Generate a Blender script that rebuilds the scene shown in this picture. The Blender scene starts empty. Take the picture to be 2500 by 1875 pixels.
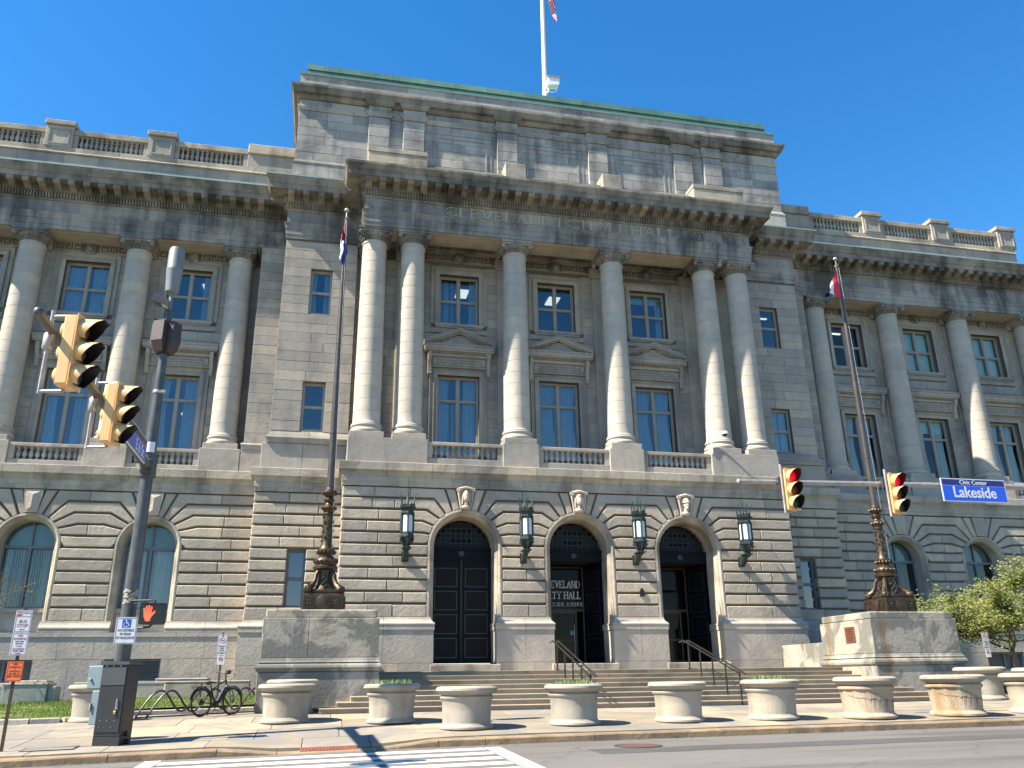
import bpy, math, random
import bmesh
from mathutils import Vector, Matrix
PI = math.pi
rnd = random.Random(11)
scene = bpy.context.scene
COL = scene.collection

# ---------------------------------------------------------------- camera, sky, sun, exposure
cam_data = bpy.data.cameras.new('camera')
cam_data.sensor_fit = 'HORIZONTAL'
cam_data.sensor_width = 36.0
cam_data.lens = 2043.26 / 2500 * 36
cam_data.clip_start = 0.1
cam_data.clip_end = 4000
cam = bpy.data.objects.new('camera', cam_data)
COL.objects.link(cam)
_yaw, _pit, _rol = 0.2193, 0.34, -0.014
_f = Vector((math.sin(_yaw)*math.cos(_pit), math.cos(_yaw)*math.cos(_pit), math.sin(_pit)))
_r = Vector((math.cos(_yaw), -math.sin(_yaw), 0))
_u = _r.cross(_f)
_R = _r*math.cos(_rol) + _u*math.sin(_rol)
_U = -_r*math.sin(_rol) + _u*math.cos(_rol)
M = Matrix((_R, _U, -_f)).transposed().to_4x4()
M.translation = Vector((-9.6042, -31.5423, 0.8538))
cam.matrix_world = M
scene.camera = cam

SUN_TO = Vector((-0.642, -0.125, 0.756)).normalized()
SUN_EL = math.asin(SUN_TO.z)
SUN_ROT = math.atan2(SUN_TO.x, SUN_TO.y)
world = bpy.data.worlds.new('World')
scene.world = world
world.use_nodes = True
wn = world.node_tree
wn.nodes.clear()
wo = wn.nodes.new('ShaderNodeOutputWorld')
wb = wn.nodes.new('ShaderNodeBackground')
ws = wn.nodes.new('ShaderNodeTexSky')
ws.sky_type = 'NISHITA'
ws.sun_disc = False
ws.sun_elevation = SUN_EL
ws.sun_rotation = SUN_ROT
ws.altitude = 200
ws.air_density = 1.0
ws.dust_density = 0.0
ws.ozone_density = 2.0
whs = wn.nodes.new('ShaderNodeHueSaturation')
whs.inputs['Saturation'].default_value = 1.36
wn.links.new(ws.outputs[0], whs.inputs['Color'])
wn.links.new(whs.outputs[0], wb.inputs[0])
wb.inputs[1].default_value = 0.088
wn.links.new(wb.outputs[0], wo.inputs[0])

sun_d = bpy.data.lights.new('sun', 'SUN')
sun_d.energy = 5.0
sun_d.angle = math.radians(0.5)
sun_d.color = (1.0, 0.90, 0.75)
sun = bpy.data.objects.new('sun', sun_d)
COL.objects.link(sun)
sun.rotation_euler = SUN_TO.to_track_quat('Z', 'Y').to_euler()

vs = scene.view_settings
vs.view_transform = 'Standard'
vs.look = 'None'
vs.exposure = 1.6
vs.gamma = 1.0
vs.use_curve_mapping = False

# ---------------------------------------------------------------- mesh helpers
class MB:
    def __init__(s):
        s.v = []; s.f = []; s.m = []; s.cur = 0
    def add(s, vs, fs):
        b = len(s.v)
        s.v += [tuple(p) for p in vs]
        for f in fs:
            s.f.append([b+i for i in f]); s.m.append(s.cur)
    def box(s, x0, x1, y0, y1, z0, z1):
        s.add([(x0,y0,z0),(x1,y0,z0),(x1,y1,z0),(x0,y1,z0),(x0,y0,z1),(x1,y0,z1),(x1,y1,z1),(x0,y1,z1)],
              [(0,3,2,1),(4,5,6,7),(0,1,5,4),(1,2,6,5),(2,3,7,6),(3,0,4,7)])
        return s
    def bbox(s, x0, x1, y0, y1, z0, z1, c=0.02):
        # box with chamfered edges
        P = []
        for x, sx in ((x0,1),(x1,-1)):
            for y, sy in ((y0,1),(y1,-1)):
                for z, sz in ((z0,1),(z1,-1)):
                    P += [(x,y+sy*c,z+sz*c),(x+sx*c,y,z+sz*c),(x+sx*c,y+sy*c,z)]
        def i(a,b,d,k): return ((a*2+b)*2+d)*3+k
        F = []
        for a in (0,1): F.append([i(a,0,0,0),i(a,1,0,0),i(a,1,1,0),i(a,0,1,0)])
        for b in (0,1): F.append([i(0,b,0,1),i(1,b,0,1),i(1,b,1,1),i(0,b,1,1)])
        for d in (0,1): F.append([i(0,0,d,2),i(1,0,d,2),i(1,1,d,2),i(0,1,d,2)])
        for a in (0,1):
            for b in (0,1): F.append([i(a,b,0,0),i(a,b,1,0),i(a,b,1,1),i(a,b,0,1)])
        for a in (0,1):
            for d in (0,1): F.append([i(a,0,d,0),i(a,1,d,0),i(a,1,d,2),i(a,0,d,2)])
        for b in (0,1):
            for d in (0,1): F.append([i(0,b,d,1),i(1,b,d,1),i(1,b,d,2),i(0,b,d,2)])
        for a in (0,1):
            for b in (0,1):
                for d in (0,1): F.append([i(a,b,d,0),i(a,b,d,1),i(a,b,d,2)])
        s.add(P, F); return s
    def poly(s, pts):
        s.add(pts, [list(range(len(pts)))]); return s
    def prism(s, pts, d):
        n = len(pts); d = Vector(d)
        q = [tuple(Vector(p)+d) for p in pts]
        s.add(list(pts)+q, [list(range(n))[::-1], list(range(n, 2*n))]+[[i,(i+1)%n,n+(i+1)%n,n+i] for i in range(n)])
        return s
    def stone(s, poly, yf, yb, c):
        # polygon in (x, z), front face at yf with chamfered arris, sides running back to yb
        n = len(poly)
        A = sum(poly[i][0]*poly[(i+1)%n][1]-poly[(i+1)%n][0]*poly[i][1] for i in range(n))
        if A < 0: poly = poly[::-1]
        ins = []
        for i in range(n):
            p0 = Vector(poly[i-1]); p1 = Vector(poly[i]); p2 = Vector(poly[(i+1)%n])
            a = (p1-p0).normalized(); b = (p2-p1).normalized()
            na = Vector((-a.y, a.x)); nb = Vector((-b.y, b.x))
            k = 1+na.dot(nb)
            m = (na+nb)/max(k, 0.35)
            ins.append(p1+m*c)
        V = [(p[0],yf,p[1]) for p in ins]+[(p[0],yf+c,p[1]) for p in poly]+[(p[0],yb,p[1]) for p in poly]
        F = [list(range(n))]
        for i in range(n):
            j = (i+1)%n
            F.append([i,n+i,n+j,j]); F.append([n+i,2*n+i,2*n+j,n+j])
        s.add(V, F); return s
    def lathe(s, prof, c=(0,0,0), n=20, M=None, cap=True, a0=0.0, a1=None):
        full = a1 is None
        a1 = a0+2*PI if full else a1
        m = n if full else n+1
        V = []
        for r, z in prof:
            for k in range(m):
                a = a0+(a1-a0)*k/n
                p = Vector((r*math.cos(a), r*math.sin(a), z))
                if M is not None: p = M @ p
                V.append((p.x+c[0], p.y+c[1], p.z+c[2]))
        F = []
        for i in range(len(prof)-1):
            for k in range(n):
                k2 = (k+1)%m
                F.append([i*m+k, i*m+k2, (i+1)*m+k2, (i+1)*m+k])
        if cap and full:
            F.append(list(range(m))[::-1]); F.append([(len(prof)-1)*m+k for k in range(m)])
        s.add(V, F); return s
    def tube(s, pts, r, n=8, cap=True):
        pts = [Vector(p) for p in pts]
        rs = r if isinstance(r, (list, tuple)) else [r]*len(pts)
        V = []; up = None
        for i, p in enumerate(pts):
            t = (pts[min(i+1,len(pts)-1)]-pts[max(i-1,0)]).normalized()
            if up is None:
                up = Vector((0,0,1)) if abs(t.z) < 0.9 else Vector((1,0,0))
            a = t.cross(up)
            if a.length < 1e-5: a = t.orthogonal()
            a.normalize(); b = a.cross(t).normalized(); up = b
            for k in range(n):
                q = 2*PI*k/n
                V.append(tuple(p+(a*math.cos(q)+b*math.sin(q))*rs[i]))
        F = []
        for i in range(len(pts)-1):
            for k in range(n):
                F.append([i*n+k, i*n+(k+1)%n, (i+1)*n+(k+1)%n, (i+1)*n+k])
        if cap:
            F.append(list(range(n))[::-1]); F.append([(len(pts)-1)*n+k for k in range(n)])
        s.add(V, F); return s
    def ell(s, c, rx, ry, rz, n=10, m=6, M=None):
        V = []; F = []
        for i in range(m+1):
            t = PI*i/m
            for k in range(n):
                a = 2*PI*k/n
                p = Vector((rx*math.sin(t)*math.cos(a), ry*math.sin(t)*math.sin(a), rz*math.cos(t)))
                if M is not None: p = M @ p
                V.append((p.x+c[0], p.y+c[1], p.z+c[2]))
        for i in range(m):
            for k in range(n):
                F.append([i*n+k, (i+1)*n+k, (i+1)*n+(k+1)%n, i*n+(k+1)%n])
        s.add(V, F); return s
    def extr(s, prof, P, d, no, l0, l1, k0=None, k1=None):
        # closed profile of (out, z) pushed along d from l0 to l1; k0/k1 shift per unit of 'out' at either end (mitres)
        n = len(prof)
        V = []
        for l, k in ((l0, k0 or 0.0), (l1, k1 or 0.0)):
            for o, z in prof:
                q = l+k*o
                V.append((P[0]+d[0]*q+no[0]*o, P[1]+d[1]*q+no[1]*o, z))
        s.add(V, [list(range(n)), list(range(n,2*n))[::-1]]+[[i,n+i,n+(i+1)%n,(i+1)%n] for i in range(n)])
        return s
    def mesh(s, name, mats, smooth=False, fix=True):
        me = bpy.data.meshes.new(name)
        me.from_pydata(s.v, [], s.f)
        if fix:
            bm = bmesh.new(); bm.from_mesh(me)
            bmesh.ops.recalc_face_normals(bm, faces=bm.faces)
            bm.to_mesh(me); bm.free()
        for m in (mats if isinstance(mats, (list, tuple)) else [mats]): me.materials.append(m)
        if isinstance(mats, (list, tuple)) and len(mats) > 1 and len(me.polygons) == len(s.m):
            me.polygons.foreach_set('material_index', s.m)
        if smooth:
            me.polygons.foreach_set('use_smooth', [True]*len(me.polygons))
            me.set_sharp_from_angle(angle=math.radians(38))
        return me
    def obj(s, name, mats, parent=None, smooth=False, fix=True, loc=None, rot=None):
        return put(name, s.mesh(name, mats, smooth, fix), parent, loc, rot)

def put(name, me, parent=None, loc=None, rot=None):
    o = bpy.data.objects.new(name, me)
    COL.objects.link(o)
    if parent is not None: o.parent = parent
    if loc is not None: o.location = loc
    if rot is not None: o.rotation_euler = rot
    return o
def tag(o, label=None, cat=None, group=None, kind=None):
    if label: o['label'] = label
    if cat: o['category'] = cat
    if group: o['group'] = group
    if kind: o['kind'] = kind
    return o
def thing(name, label, cat, loc=(0,0,0), rz=0.0, group=None):
    o = bpy.data.objects.new(name, None)
    o.empty_display_size = 0.2
    COL.objects.link(o)
    o.location = loc; o.rotation_euler = (0,0,rz)
    return tag(o, label, cat, group)
def kids(o):
    return [c for c in bpy.data.objects if c.parent == o]
def copy_tree(o, parent=None, _map=None):
    if _map is None:
        _map = {}
        for c in bpy.data.objects:
            if c.parent: _map.setdefault(c.parent, []).append(c)
    c = o.copy(); COL.objects.link(c)
    if parent is not None: c.parent = parent
    for ch in _map.get(o, []): copy_tree(ch, c, _map)
    return c
def place(tree, loc, rz=0.0, label=None, group=None):
    c = copy_tree(tree); c.location = loc; c.rotation_euler = (0,0,rz)
    return tag(c, label, None, group)

_tcache = {}
def text_mesh(body, size, mat, align='CENTER', depth=0.002, sx=1.0, bold=0.0, shear=0.0):
    cu = bpy.data.curves.new('lettering', 'FONT')
    cu.body = body; cu.size = size; cu.align_x = align; cu.align_y = 'CENTER'
    cu.extrude = depth; cu.offset = bold; cu.shear = shear; cu.resolution_u = 3
    o = bpy.data.objects.new('lettering', cu); COL.objects.link(o)
    dg = bpy.context.evaluated_depsgraph_get()
    me = bpy.data.meshes.new_from_object(o.evaluated_get(dg))
    bpy.data.objects.remove(o)
    me.materials.clear(); me.materials.append(mat)
    if sx != 1.0: me.transform(Matrix.Diagonal((sx,1,1,1)))
    me.transform(Matrix.Rotation(PI/2, 4, 'X'))      # now reads in the XZ plane facing -Y
    me.name = 'lettering'
    return me

# ---------------------------------------------------------------- materials
def srgb(r, g, b):
    f = lambda c: (c/12.92 if c <= .04045 else ((c+.055)/1.055)**2.4)
    return (f(r/255), f(g/255), f(b/255), 1)
def newmat(name):
    m = bpy.data.materials.new(name); m.use_nodes = True
    nt = m.node_tree
    b = nt.nodes['Principled BSDF']
    return m, nt, b
def N(nt, t, **kw):
    n = nt.nodes.new(t)
    for k, v in kw.items():
        if k in n.inputs: n.inputs[k].default_value = v
        else: setattr(n, k, v)
    return n
def noise(nt, co, scale, detail=4, rough=.55, sc=None, dist=0.0):
    if sc:
        mp = N(nt, 'ShaderNodeMapping'); mp.inputs['Scale'].default_value = sc
        nt.links.new(co, mp.inputs['Vector']); co = mp.outputs[0]
    n = N(nt, 'ShaderNodeTexNoise', Scale=scale, Detail=detail, Roughness=rough, Distortion=dist)
    nt.links.new(co, n.inputs['Vector'])
    return n.outputs['Fac']
def ramp(nt, fac, stops):
    r = N(nt, 'ShaderNodeValToRGB')
    e = r.color_ramp.elements
    while len(e) < len(stops): e.new(0.5)
    for k, (p, c) in enumerate(stops):
        e[k].position = p
        e[k].color = c if len(c) == 4 else (*c, 1)
    nt.links.new(fac, r.inputs[0])
    return r.outputs[0]
def mixc(nt, fac, a, b, mode='MIX'):
    m = N(nt, 'ShaderNodeMix', data_type='RGBA', blend_type=mode)
    for s, v in ((m.inputs[0], fac), (m.inputs[6], a), (m.inputs[7], b)):
        if hasattr(v, 'is_output') or hasattr(v, 'links'): nt.links.new(v, s)
        else: s.default_value = v if not isinstance(v, tuple) or len(v) == 4 else (*v, 1)
    return m.outputs[2]
def math_(nt, op, a, b=0.0):
    m = N(nt, 'ShaderNodeMath', operation=op)
    for s, v in ((m.inputs[0], a), (m.inputs[1], b)):
        if hasattr(v, 'links'): nt.links.new(v, s)
        else: s.default_value = v
    return m.outputs[0]
def piece_random(nt):
    oi = N(nt, 'ShaderNodeObjectInfo'); g = N(nt, 'ShaderNodeNewGeometry')
    a = math_(nt, 'ADD', oi.outputs['Random'], g.outputs['Random Per Island'])
    return math_(nt, 'FRACT', a)
def stone_mat(name, col, var=.10, stain=.35, stain_col=(.16,.15,.14), stain_cut=(.48,.62), streak=.4, bump=.35, rough=.85,
              warm=(1.04,1.0,.93), stain_scale=.45, grain=38, light_spots=0.0, rust=0.0):
    m, nt, b = newmat(name)
    g = N(nt, 'ShaderNodeNewGeometry'); co = g.outputs['Position']
    pr = piece_random(nt)
    # piece to piece tint
    lo = tuple(c*(1-var) for c in col); hi = tuple(min(1, c*(1+var)*w) for c, w in zip(col, warm))
    base = ramp(nt, pr, [(0, lo), (.55, col), (1, hi)])
    # mottling
    n1 = noise(nt, co, 2.3, 5, .6)
    base = mixc(nt, .8, base, ramp(nt, n1, [(.25, (.84,.84,.85)), (.75, (1.12,1.11,1.09))]), 'MULTIPLY')
    n2 = noise(nt, co, grain, 3, .7)
    base = mixc(nt, .8, base, ramp(nt, n2, [(.3, (.86,.86,.86)), (.7, (1.1,1.1,1.1))]), 'MULTIPLY')
    if stain > 0:
        s1 = noise(nt, co, stain_scale, 6, .62, dist=.6)
        s2 = noise(nt, co, 1.0, 4, .6, sc=(1.6,1.6,.16))
        s = math_(nt, 'ADD', math_(nt, 'MULTIPLY', s1, 1-streak), math_(nt, 'MULTIPLY', s2, streak))
        mask = ramp(nt, s, [(stain_cut[0], (0,0,0)), (stain_cut[1], (1,1,1))])
        base = mixc(nt, math_(nt, 'MULTIPLY', mask, stain), base, (*stain_col, 1))
    if light_spots > 0:
        s3 = noise(nt, co, .8, 5, .65, sc=(1.4,1.4,.35))
        mk = ramp(nt, s3, [(.56, (0,0,0)), (.66, (1,1,1))])
        base = mixc(nt, math_(nt, 'MULTIPLY', mk, light_spots), base, tuple(min(1,c*1.7) for c in col)+(1,))
    if rust > 0:
        s4 = noise(nt, co, 1.0, 4, .6, sc=(1.05,1.05,.05))
        mk = ramp(nt, s4, [(.60, (0,0,0)), (.70, (1,1,1))])
        base = mixc(nt, math_(nt, 'MULTIPLY', mk, rust), base, (.16,.095,.04,1))
    nt.links.new(base, b.inputs['Base Color'])
    b.inputs['Roughness'].default_value = rough
    b.inputs['Specular IOR Level'].default_value = .25
    nb = noise(nt, co, 9, 6, .65)
    bp = N(nt, 'ShaderNodeBump', Strength=bump, Distance=.03)
    nt.links.new(nb, bp.inputs['Height']); nt.links.new(bp.outputs[0], b.inputs['Normal'])
    return m
def plain(name, col, rough=.5, metal=0.0, var=.12, scale=6.0, bump=0.0, spec=.5, dirt=0.0, dirt_col=(.1,.08,.06)):
    m, nt, b = newmat(name)
    tc = N(nt, 'ShaderNodeNewGeometry'); co = tc.outputs['Position']
    n1 = noise(nt, co, scale, 5, .6)
    c = ramp(nt, n1, [(.25, tuple(x*(1-var) for x in col[:3])), (.75, tuple(min(1, x*(1+var)) for x in col[:3]))])
    if dirt > 0:
        n2 = noise(nt, co, scale*.6, 6, .7)
        c = mixc(nt, math_(nt, 'MULTIPLY', ramp(nt, n2, [(.5,(0,0,0)),(.68,(1,1,1))]), dirt), c, (*dirt_col, 1))
    nt.links.new(c, b.inputs['Base Color'])
    b.inputs['Metallic'].default_value = metal
    b.inputs['Specular IOR Level'].default_value = spec
    rr = ramp(nt, n1, [(.2, (max(0,rough-.08),)*3), (.8, (min(1,rough+.08),)*3)])
    nt.links.new(rr, b.inputs['Roughness'])
    if bump:
        bp = N(nt, 'ShaderNodeBump', Strength=bump, Distance=.02)
        nt.links.new(noise(nt, co, scale*3, 5, .6), bp.inputs['Height']); nt.links.new(bp.outputs[0], b.inputs['Normal'])
    return m
def glow(name, col, e, base=None):
    m, nt, b = newmat(name)
    b.inputs['Base Color'].default_value = (*(base or col), 1)
    b.inputs['Emission Color'].default_value = (*col, 1)
    b.inputs['Emission Strength'].default_value = e
    return m
def pane_mat(name, tint, refl, rough=.0):
    m, nt, b = newmat(name)
    nt.nodes.remove(b)
    out = nt.nodes['Material Output']
    tr = N(nt, 'ShaderNodeBsdfTransparent'); tr.inputs[0].default_value = (*tint, 1)
    gl = N(nt, 'ShaderNodeBsdfGlossy', Roughness=rough); gl.inputs[0].default_value = (.95,.97,1,1)
    g = N(nt, 'ShaderNodeNewGeometry')
    bp = N(nt, 'ShaderNodeBump', Strength=.06, Distance=.02)
    nt.links.new(noise(nt, g.outputs['Position'], .9, 2, .5), bp.inputs['Height'])
    nt.links.new(bp.outputs[0], gl.inputs['Normal'])
    fr = N(nt, 'ShaderNodeFresnel', IOR=1.5)
    f = math_(nt, 'MAXIMUM', math_(nt, 'ADD', math_(nt, 'MULTIPLY', fr.outputs[0], 1.0), refl), 0.0)
    mx = N(nt, 'ShaderNodeMixShader')
    nt.links.new(f, mx.inputs[0]); nt.links.new(tr.outputs[0], mx.inputs[1]); nt.links.new(gl.outputs[0], mx.inputs[2])
    nt.links.new(mx.outputs[0], out.inputs[0])
    return m

S_RUST = stone_mat('granite_rusticated', (.40,.348,.282), var=.17, stain=.5, stain_col=(.215,.192,.16), streak=.35, bump=.75)
S_WALL = stone_mat('granite_ashlar', (.35,.318,.272), var=.14, stain=.6, stain_col=(.17,.167,.162), stain_cut=(.48,.60), streak=.4, bump=.4)
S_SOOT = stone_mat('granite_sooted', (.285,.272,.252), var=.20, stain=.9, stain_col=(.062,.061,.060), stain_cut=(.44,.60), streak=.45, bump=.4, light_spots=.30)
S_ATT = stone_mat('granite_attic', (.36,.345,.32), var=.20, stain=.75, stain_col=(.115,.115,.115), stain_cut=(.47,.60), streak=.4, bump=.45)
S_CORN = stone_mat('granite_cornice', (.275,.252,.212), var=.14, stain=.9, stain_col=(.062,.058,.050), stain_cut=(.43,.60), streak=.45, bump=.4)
S_COL = stone_mat('granite_column', (.425,.39,.335), var=.06, stain=.35, stain_col=(.25,.245,.235), streak=.7, bump=.25)
S_CARVE = stone_mat('carved_stone', (.50,.44,.36), var=.03, stain=.8, stain_col=(.30,.25,.18), bump=.3)
S_BELT = stone_mat('granite_belt', (.375,.333,.27), var=.13, stain=.8, stain_col=(.135,.12,.098), stain_cut=(.47,.60), streak=.3, bump=.45)
S_PLIN = stone_mat('granite_plinth', (.42,.37,.305), var=.07, stain=.55, stain_col=(.24,.23,.22), stain_cut=(.47,.58), streak=.25, bump=.5)
S_PED = stone_mat('pedestal_granite', (.31,.29,.245), var=.04, stain=.85, stain_col=(.125,.128,.115), stain_cut=(.455,.52), streak=.15, bump=.5, stain_scale=.9, light_spots=.4, rust=.75)
S_STEP = stone_mat('step_sandstone', (.30,.255,.19), var=.13, stain=.5, stain_col=(.15,.12,.085), stain_cut=(.5,.62), streak=.05, bump=.35)
S_MORT = stone_mat('mortar', (.15,.135,.115), var=.02, stain=0, bump=.2)
S_GREEN = stone_mat('green_slate_stone', (.27,.29,.255), var=.06, stain=.4, stain_col=(.17,.20,.17), bump=.3)
CONC = stone_mat('planter_concrete', (.325,.298,.252), var=.08, stain=.7, stain_col=(.20,.172,.13), stain_cut=(.49,.62), streak=.6, bump=.3, stain_scale=1.4, grain=60)
CONC2 = stone_mat('planter_cracked_concrete', (.36,.30,.225), var=.06, stain=.75, stain_col=(.22,.14,.06), stain_cut=(.48,.6), streak=.7, bump=.4, stain_scale=1.2, grain=60)
PAVE = stone_mat('sandstone_paving', (.285,.243,.182), var=.20, stain=.7, stain_col=(.165,.165,.16), stain_cut=(.46,.56), streak=0, bump=.25, stain_scale=.55, grain=24)
CURB = stone_mat('sandstone_curb', (.26,.19,.12), var=.10, stain=.6, stain_col=(.12,.095,.065), stain_cut=(.46,.6), streak=0, bump=.6, stain_scale=1.5)
COPPER = stone_mat('verdigris_copper', (.115,.225,.19), var=.16, stain=.6, stain_col=(.06,.11,.10), streak=.6, bump=.1, rough=.6)
COPPER2 = stone_mat('pale_verdigris', (.27,.37,.33), var=.08, stain=.4, stain_col=(.18,.30,.26), streak=.3, bump=.1, rough=.6)
BRONZE = plain('brown_bronze', (.066,.048,.030), .45, .7, var=.35, scale=9, dirt=.5, dirt_col=(.03,.024,.018), bump=.25)
POLEBRZ = plain('bronze_pole', (.085,.072,.062), .38, .55, var=.15, scale=3)
LANT = plain('verdigris_lantern', (.014,.028,.028), .5, .2, var=.5, scale=14, dirt=.5, dirt_col=(.045,.10,.09))
MILK = plain('milky_lantern_glass', (.46,.52,.53), .25, 0, var=.05, scale=3)
DOORM = plain('dark_bronze_door', (.0035,.0045,.0075), .55, 0, var=.4, scale=5, spec=.15)
DOORP = plain('door_panel_bronze', (.006,.006,.0065), .5, 0, var=.3, scale=7, spec=.15)
TRIM = plain('door_trim', (.022,.028,.034), .4, .3, var=.2, scale=7)
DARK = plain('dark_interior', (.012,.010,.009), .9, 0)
FRAME = plain('tan_window_frame', (.29,.265,.22), .55, 0, var=.12, scale=5)
FRAMEG = plain('grey_window_frame', (.13,.14,.155), .5, 0, var=.12, scale=5)
ROOM = plain('office_wall', (.20,.20,.20), .9, 0, var=.1, scale=1)
CURT = plain('pale_curtain', (.52,.56,.58), .9, 0, var=.12, scale=2)
BLIND = plain('vertical_blind_slat', (.62,.68,.67), .8, 0, var=.12, scale=2)
SHADE = plain('roller_shade', (.55,.66,.64), .9, 0, var=.1, scale=2)
LIGHTP = glow('ceiling_light_panel', (1,.93,.78), .5)
PANE = pane_mat('window_glass', (.50,.62,.68), .085)
PANE2 = pane_mat('arched_window_glass', (.74,.84,.83), .015)
PANE3 = pane_mat('dark_vestibule_glass', (.5,.5,.5), -.03)
STEEL2 = plain('dark_bronze_rail', (.028,.026,.023), .35, .4, var=.2, scale=4)
STEEL = plain('grey_painted_steel', (.058,.060,.061), .42, .15, var=.18, scale=4, dirt=.35, dirt_col=(.16,.14,.11))
GALV = plain('galvanised_steel', (.36,.34,.32), .45, .5, var=.2, scale=9, dirt=.4, dirt_col=(.22,.12,.07))
CABIN = plain('charcoal_cabinet', (.019,.020,.023), .45, .1, var=.12, scale=3)
CABIN2 = plain('cabinet_grey', (.05,.053,.057), .45, .1, var=.1, scale=3)
BLUEBOX = plain('blue_grey_box', (.16,.22,.25), .5, .1, var=.1, scale=4)
BLACK = plain('black_plastic', (.010,.010,.011), .35, 0, var=.2)
RUBBER = plain('black_rubber', (.014,.014,.015), .75, 0, var=.2)
YEL = plain('signal_yellow', (.62,.37,.15), .48, 0, var=.07, scale=5, dirt=.2, dirt_col=(.55,.30,.10))
BROWN = plain('brown_housing', (.045,.028,.025), .5, 0, var=.15)
WHITE = plain('white_paint', (.78,.78,.76), .5, 0, var=.04)
SIGNW = plain('sign_white', (.60,.60,.61), .45, 0, var=.03)
SIGNR = plain('sign_red', (.42,.02,.035), .45, 0, var=.05)
SIGNB = plain('sign_blue', (.010,.075,.42), .4, 0, var=.05)
SIGNBB = plain('street_sign_blue', (.012,.085,.62), .4, 0, var=.03)
SIGNN = plain('street_sign_navy', (.012,.012,.16), .4, 0, var=.03)
SIGNP = plain('faded_purple', (.055,.03,.09), .4, 0, var=.05)
SIGNO = plain('sign_orange', (.85,.16,.03), .5, 0, var=.04)
INK = plain('black_ink', (.02,.02,.022), .5, 0)
INKR = plain('maroon_ink', (.20,.03,.05), .5, 0)
RUST = plain('rusty_post', (.075,.045,.03), .7, .3, var=.3, scale=14)
BRASS = plain('brass_lock', (.45,.30,.10), .4, .8)
REDL = glow('red_lens', (.75,.0,.02), .28, (.3,0,.01))
AMB = plain('dark_amber_lens', (.13,.045,.008), .3, 0)
GRNL = plain('dark_green_lens', (.035,.045,.04), .3, 0)
HANDL = glow('lit_hand', (1,.05,.02), 1.6)
FRED = plain('flag_red', (.62,.03,.06), .8, 0, var=.08)
FWHT = plain('flag_white', (.78,.78,.80), .8, 0, var=.05)
FBLU = plain('flag_blue', (.03,.035,.20), .8, 0, var=.08)
LETEDGE = stone_mat('carved_letter_bright_edge', (.50,.42,.28), var=.03, stain=.5, stain_col=(.14,.12,.09), bump=.1)  # pale tone stands in for light on the cut letter edges
LETW = plain('door_lettering', (.62,.60,.57), .5, 0, var=.06)
BRICKR = stone_mat('red_brick', (.27,.10,.075), var=.15, stain=.3, stain_col=(.28,.12,.10), bump=.3)
PAINT = stone_mat('road_paint', (.66,.64,.62), var=.03, stain=.5, stain_col=(.30,.285,.27), stain_cut=(.53,.68), streak=0, bump=.15, stain_scale=2.2)
BARK = stone_mat('tree_bark', (.15,.12,.09), var=.05, stain=.5, stain_col=(.06,.05,.04), streak=.8, bump=1.0, stain_scale=4)
SOIL = plain('planter_soil', (.05,.038,.028), .95, 0, var=.3, scale=12)
def leaf_mat(name, c1, c2):
    m, nt, b = newmat(name)
    g = N(nt, 'ShaderNodeNewGeometry')
    c = ramp(nt, g.outputs['Random Per Island'], [(0, c1), (1, c2)])
    c = mixc(nt, .6, c, ramp(nt, noise(nt, g.outputs['Position'], 1.3, 3), [(.3,(.75,.8,.7)),(.7,(1.25,1.2,1.1))]), 'MULTIPLY')
    nt.links.new(c, b.inputs['Base Color'])
    b.inputs['Roughness'].default_value = .6
    tl = N(nt, 'ShaderNodeBsdfTranslucent'); nt.links.new(c, tl.inputs[0])
    mx = N(nt, 'ShaderNodeMixShader', Fac=.35)
    nt.links.new(b.outputs[0], mx.inputs[1]); nt.links.new(tl.outputs[0], mx.inputs[2])
    nt.links.new(mx.outputs[0], nt.nodes['Material Output'].inputs[0])
    return m
LEAF = leaf_mat('spring_leaves', (.12,.155,.03), (.26,.27,.075))
LEAF2 = leaf_mat('bulb_leaves', (.09,.17,.04), (.30,.36,.17))
GRASS = leaf_mat('grass_blades', (.08,.15,.02), (.20,.27,.05))
def asphalt():
    m, nt, b = newmat('worn_asphalt')
    g = N(nt, 'ShaderNodeNewGeometry'); co = g.outputs['Position']
    c = ramp(nt, noise(nt, co, .5, 6, .6, sc=(.35,1.3,1)), [(.3,(.100,.094,.087)),(.7,(.150,.140,.128))])
    c = mixc(nt, .9, c, ramp(nt, noise(nt, co, 55, 3, .8), [(.3,(.66,.66,.66)),(.7,(1.3,1.3,1.3))]), 'MULTIPLY')
    w = ramp(nt, noise(nt, co, .8, 3, .5, sc=(.12,1.6,1), dist=.4), [(.52,(1,1,1)),(.66,(.70,.70,.70))])
    c = mixc(nt, 1.0, c, w, 'MULTIPLY')
    v = N(nt, 'ShaderNodeTexVoronoi', feature='DISTANCE_TO_EDGE', Scale=.22)
    mp = N(nt, 'ShaderNodeVectorMath', operation='ADD')
    nz = N(nt, 'ShaderNodeTexNoise', Scale=1.5, Detail=4)
    nt.links.new(co, nz.inputs['Vector']); nt.links.new(co, mp.inputs[0]); nt.links.new(nz.outputs['Color'], mp.inputs[1])
    nt.links.new(mp.outputs[0], v.inputs['Vector'])
    c = mixc(nt, .45, c, ramp(nt, v.outputs['Distance'], [(.003,(.45,.44,.43)),(.008,(1,1,1))]), 'MULTIPLY')
    nt.links.new(c, b.inputs['Base Color']); b.inputs['Roughness'].default_value = .85
    bp = N(nt, 'ShaderNodeBump', Strength=.5, Distance=.01)
    nt.links.new(noise(nt, co, 90, 2, .7), bp.inputs['Height']); nt.links.new(bp.outputs[0], b.inputs['Normal'])
    return m
ASPH = asphalt()
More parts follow.
